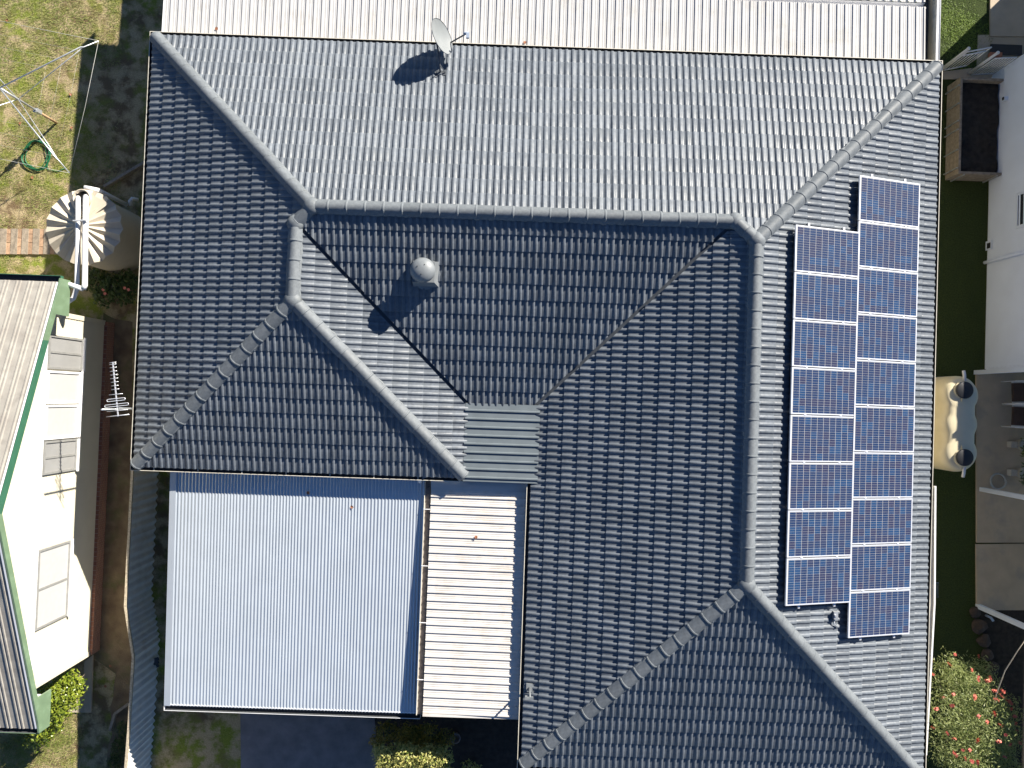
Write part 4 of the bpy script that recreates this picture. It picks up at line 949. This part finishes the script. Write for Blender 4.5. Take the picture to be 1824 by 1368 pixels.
# planter box
pl = thing('raised_planter', 'raised timber planter of dark soil against the white wall', 'planter', P(1735,225,0))
zt = .62; pa_, pb_, pc_, pd_ = P(1712,137,zt), P(1715,309,zt), P(1763,315,zt), P(1766,133,zt)
x0_, x1_ = (pa_.x+pb_.x)/2, XR-.06; y1_, y0_ = pa_.y, pb_.y
for k in range(3):
    z0 = .02+k*.2
    m = MB(); m.box((x0_-.06,y0_,z0),(x0_,y1_,z0+.19)); m.build('sleeper', WOOD, pl)
    m = MB(); m.box((x0_,y0_,z0),(x1_,y0_+.06,z0+.19)); m.build('sleeper', WOOD, pl)
    m = MB(); m.box((x0_,y1_-.06,z0),(x1_,y1_,z0+.19)); m.build('sleeper', WOOD, pl)
m = MB(); nx, ny = 8, 16; vs = []
for i in range(nx+1):
    for j in range(ny+1):
        xx = x0_+.002+(x1_-x0_-.004)*i/nx; yy = y0_+.062+(y1_-y0_-.124)*j/ny; vs.append((xx, yy, .42+.08*noise.noise(Vector((xx*3,yy*3,0)))))
m.add(vs, [(i*(ny+1)+j,(i+1)*(ny+1)+j,(i+1)*(ny+1)+j+1,i*(ny+1)+j+1) for i in range(nx) for j in range(ny)]); m.build('soil', SOIL, pl)
for t in (.08,.27,.45,.54,.75,.94):
    yy = y1_+(y0_-y1_)*t; m = MB(); m.bar((x0_-.085,yy,0),(x0_-.085,yy,.6),.03,.03); m.build('stake', GALV, pl)
for xx in (x0_+.1, x1_-.1): m = MB(); m.bar((xx,y0_-.02,0),(xx,y0_-.02,.6),.03,.03); m.build('stake', GALV, pl)

# slimline poly tank
stt = thing('slimline_water_tank', 'cream slimline water tank with two black lids under the eave', 'water tank', P(1705,755,0))
tz = 1.82
tq = lambda px, py: P(px, py, tz)
yT, yB = tq(1712,669).y, tq(1708,842).y; xa_, xb_ = tq(1682,755).x, tq(1747,755).x
ym = (yT+yB)/2; Lh = (yT-yB)/2; xm = (xa_+xb_)/2; Wh = (xb_-xa_)/2
def outline(inset, n=120):
    pts = []
    for k in range(n):
        a = 2*math.pi*k/n; y = Lh*math.sin(a); y = math.copysign(Lh*(1-(1-abs(y)/Lh)**1.0), y)
        cc = Lh-Wh*1.02; R1 = Wh*1.02
        x = max(Wh*.87 if abs(y) < cc else 0, math.sqrt(max(0, Wh**2-y*y)) if abs(y) < Wh else 0, math.sqrt(max(0, R1**2-(abs(y)-cc)**2)))
        x = math.copysign(max(0, x-inset), math.cos(a)); y -= math.copysign(min(abs(y), inset*abs(math.sin(a))), y); pts.append((xm+x, ym+y))
    return pts
m = MB(); vs = []; lv = [(0,0),(tz-.30,0),(tz-.16,.012),(tz-.06,.05),(tz-.015,.10),(tz,.17),(tz+.02,.30)]
for z, i in lv: vs += [(x,y,z) for x,y in outline(i)]
fs = [(r*120+k, r*120+(k+1)%120, (r+1)*120+(k+1)%120, (r+1)*120+k) for r in range(len(lv)-1) for k in range(120)]; fs.append(tuple(range((len(lv)-1)*120, len(lv)*120)))
m.add(vs, fs, 0, True); m.build('body', POLY, stt)
for px, py in ((1718,695),(1718,815)):
    c = P(px,py,tz+.05); m = MB(); m.lathe((c.x,c.y,tz-.02), [(.225,0),(.225,.04),(.205,.05)], 32); m.build('lid_rim', POLY, stt)
    m = MB(); m.lathe((c.x,c.y,tz+.04), [(.205,0),(.205,.035),(.19,.045),(.02,.05)], 32); m.build('lid', BLACK, stt)
for px, py, s_ in ((1715,668,1),(1714,842,-1)):
    c = P(px,py,tz-.1); m = MB(); m.tube([c+Vector((0,-.18*s_,.08)), c+Vector((0,.0,.06)), c+Vector((0,.10*s_,.03))], .038, 12); m.build('pipe_stub', PVC, stt)
for py in (711, 797): c = P(1715,py,tz+.03); m = MB(); m.box((c.x-.03,c.y-.05,tz+.005),(c.x+.03,c.y+.05,tz+.05)); m.build('lifting_lug', POLY, stt)

# patio chairs, plants, hose
def chair(y, rz, label):
    c = P(1800, y, .0); ch = thing('patio_chair', label, 'chair', (c.x, c.y, .05), 'brown patio chairs with white arms')
    ch.rotation_euler = (0, 0, rz)
    def lp(m_, name, mt): 
        o = m_.build(name, mt); o.parent = ch; return o
    lp(MB().box((-.25,-.24,.36),(.27,.24,.45)), 'seat', BROWN)
    m = MB(); m.add([(.20,-.24,.42),(.20,.24,.42),(.42,.24,1.0),(.42,-.24,1.0),(.28,-.24,.40),(.28,.24,.40),(.50,.24,.98),(.50,-.24,.98)],[(0,3,2,1),(4,5,6,7),(0,1,5,4),(3,7,6,2),(0,4,7,3),(1,2,6,5)]); lp(m, 'backrest', BROWN)
    for s_ in (-1, 1):
        m = MB(); m.tube([(-.30,.29*s_,.60),(0,.29*s_,.64),(.34,.29*s_,.63)], .02, 8); lp(m, 'armrest', WHITE)
        for x in (-.27, .30): m = MB(); m.tube([(x,.29*s_,0),(x,.29*s_,.60 if x < 0 else .62)], .014, 8); lp(m, 'leg', WHITE)
        m = MB(); m.bar((-.25,.26*s_,.38),(.28,.26*s_,.38),.04,.03); lp(m, 'side_rail', WHITE)
chair(699, .05, 'brown chair with white arms, nearer the white wall'); chair(741, -.02, 'brown chair with white arms, nearer the potted plants')
for i, (py, lab) in enumerate(((792,'leafy potted plant nearer the brown chairs'),(842,'leafy potted plant nearer the coiled pale hose'))):
    p = P(1815, py, .05); t = thing('potted_plant', lab, 'potted plant', (p.x,p.y,.05), 'potted plants on the patio')
    m = MB(); m.box((p.x-.32,p.y-.08,.05),(p.x-.12,p.y+.08,.22)); m.build('stand', TERR, t)
    m = MB(); m.lathe((p.x,p.y,.05), [(.12,0),(.17,.28),(.19,.30),(.16,.29)], 20); m.build('pot', TERR, t)
    leaves([((p.x,p.y+.02,.60),(.30,.34,.28)),((p.x-.05,p.y-.16,.5),(.2,.2,.2))], 500, .10, seed=60+i, aspect=.35).build('crown', leafmat('pot_leaf%d'%i,(.05,.09,.02),(.22,.26,.07) if i == 0 else (.17,.22,.13),.3), t)
p = P(1822, 958, .0); plant('lime_bush', 'small lime-green bush at the edge of the concrete patio', 'bush', (p.x+.25,p.y,.0), [((p.x+.25,p.y,1.0),(.32,.36,.3)),((p.x+.12,p.y-.12,.8),(.25,.25,.25)),((p.x+.2,p.y+.1,.6),(.28,.3,.25))], 900, .09, leafmat('lime_leaf',(.16,.2,.02),(.42,.42,.08),.35), 70, 3, aspect=.5)
c = P(1776,857,.06); m = MB(); m.tube([(c.x+.20*math.cos(k*.3)*(1+.03*math.sin(k)), c.y+.20*math.sin(k*.3)*(1+.03*math.cos(k)), .065+.0012*k) for k in range(64)], .014, 8)
top(m, 'coiled_hose', mat('pale_hose',(.4,.42,.42),.5), 'pale coiled hose on the concrete patio', 'hose')
c = P(1663,1052,1.3); hr = thing('hose_reel', 'dark green hose reel just outside the right eave', 'hose reel', (c.x,c.y,0))
m = MB(); m.tube([(c.x-.1,c.y-.16,1.2),(c.x-.1,c.y+.16,1.2)], .24, 20); m.build('drum', mat('dark_green_plastic',(.02,.05,.045),.45), hr)
m = MB(); m.bar((c.x-.1,c.y,0),(c.x-.1,c.y,1.2),.06,.06); m.build('stand', GALV, hr)
for y in (-.17,.17): m = MB(); m.bar((c.x-.1,c.y+y,1.2),(c.x+.18,c.y+y,1.2),.012,.02); m.build('arm', GALV, hr)
# rocks by the garden bed at right
R_ = np.random.default_rng(8)
for i, (px, py, r, lab) in enumerate(((1735,1090,.16,'rounded garden rock nearest the concrete patio'),(1742,1115,.2,'garden rock, second from the concrete patio'),(1750,1140,.18,'garden rock, third from the concrete patio'),(1757,1165,.16,'garden rock, fourth from the concrete patio'),(1766,1188,.17,'garden rock nearest the bottlebrush bush'))):
    p = P(px,py,0); bm = bmesh.new(); bmesh.ops.create_icosphere(bm, subdivisions=2, radius=r)
    for v in bm.verts: v.co *= 1+.35*noise.noise(v.co*6+Vector((i,0,0))); v.co.z *= .6
    me = bpy.data.meshes.new('garden_rock'); bm.to_mesh(me); bm.free(); me.materials.append(bpy.data.materials.get('rock') or mat('rock',(.07,.05,.038),.9,var=.3,bump=.4)); o = bpy.data.objects.new('garden_rock', me); C.objects.link(o); o.location = (p.x,p.y,.05); tag(o, lab, 'rock', 'rocks edging the garden')
sheet('garden_soil', [(1740,1084),(1930,1084),(1930,1420),(1765,1420),(1768,1190)], .01, SOIL, .08, 6)
p = P(1760,1098,.1); m = MB(); m.tube([(p.x,p.y,.0),(p.x,p.y,.22),(p.x+.05,p.y-.08,.24)], .03, 8); top(m, 'garden_tap', mat('tap_blue',(.35,.45,.6),.4), 'pale garden tap beside the nearest rock', 'tap')
p = P(812,1310,0); m = MB(); m.lathe((p.x,p.y,0), [(.10,0),(.12,.16),(.135,.165),(.135,.18),(.115,.18),(.10,.06)], 24); top(m, 'plant_pot', [mat('dull_plastic_pot',(.2,.18,.18),.7)], 'empty round plant pot on the dark soil', 'pot')

# fallen leaves
lm_ = MB()
pts = [(0,0),(.03,.012),(.05,.045),(.035,.05),(.045,.09),(.015,.075),(0,.12),(-.015,.075),(-.045,.09),(-.035,.05),(-.05,.045),(-.03,.012)]
lm_.add([(x,y-.05,.006+.012*abs(x)/.05) for x,y in pts]+[(0,0,.004)], [(i,(i+1)%12,12) for i in range(12)]); lo = lm_.build('fallen_leaf', LEAF_DEAD); LM = lo.data; bpy.data.objects.remove(lo)
for px, py, z, lab in ((386,51,zt0+.01,'curled orange leaf on the long patio roof near its left end'),(935,76,zt0+.01,'small orange leaf on the long patio roof right of the dish'),(1048,86,zt0+.01,'orange leaf on the long patio roof farthest right'),(126,168,.02,'orange leaf on the lawn under the clothesline wires'),(128,228,.02,'orange leaf on the lawn by the shadow edge'),(36,220,.02,'small leaf on the lawn left of the clothesline pole'),(13,36,.02,'red leaf on the lawn near the top left corner'),(58,316,.02,'pale leaf on the lawn below the coiled hose'),(197,1186,.02,'larger pale leaf on the dirt beside the concrete paving'),(188,1222,.02,'pale small leaf on the dirt nearer the hedge'),(549,878,2.41,'curled leaf on the carport roof beside the eave shadow'),(627,903,2.40,'red leaf on the carport roof'),(848,957,2.57,'brown leaf in the middle of the ribbed awning')):
    p = P(px,py,z); o = bpy.data.objects.new('fallen_leaf', LM); C.objects.link(o); o.location = p; o.rotation_euler = (.1,.15,px*1.3); o.scale = (.8,)*3; tag(o, lab, 'leaf', 'fallen leaves')

# grass blades where the lawn is in view
def grass(zones, n, seed, lo_, hi_):
    R_ = np.random.default_rng(seed); m = MB()
    for (xa,xb,ya_,yb), dens in zones:
        for _ in range(int(n*dens)):
            p = P(R_.uniform(xa,xb), R_.uniform(ya_,yb)); q = noise.noise(Vector((p.x*1.1,p.y*1.1,3.3)))+.5*noise.noise(Vector((p.x*3.1,p.y*3.1,1.3)))
            if q < R_.uniform(-.45,.25): continue
            a = R_.uniform(0,6.283); l_ = R_.uniform(.03,.085); h_ = l_*R_.uniform(.3,.8); t = Vector((math.cos(a),math.sin(a),0)); s_ = Vector((-t.y,t.x,0))*.006
            m.add([p-s_, p+s_, p+t*l_+Vector((0,0,h_))], [(0,1,2)], 0, False, float(np.clip(.45+q*.5+R_.normal(0,.2),0,1)))
    return m
GL = leafmat('lawn_blade', (.42,.35,.18), (.19,.26,.035), .25, .7)
stuff(grass([((-15,215,-10,505),1.0),((0,150,1225,1375),.28)], 42000, 5, 0, 0).build('grass_blades', GL))
GL2 = leafmat('lush_blade', (.10,.17,.02), (.24,.34,.05), .3, .6)
stuff(grass([((1672,1765,-10,125),1.0)], 7000, 6, 0, 0).build('green_grass_blades', GL2))
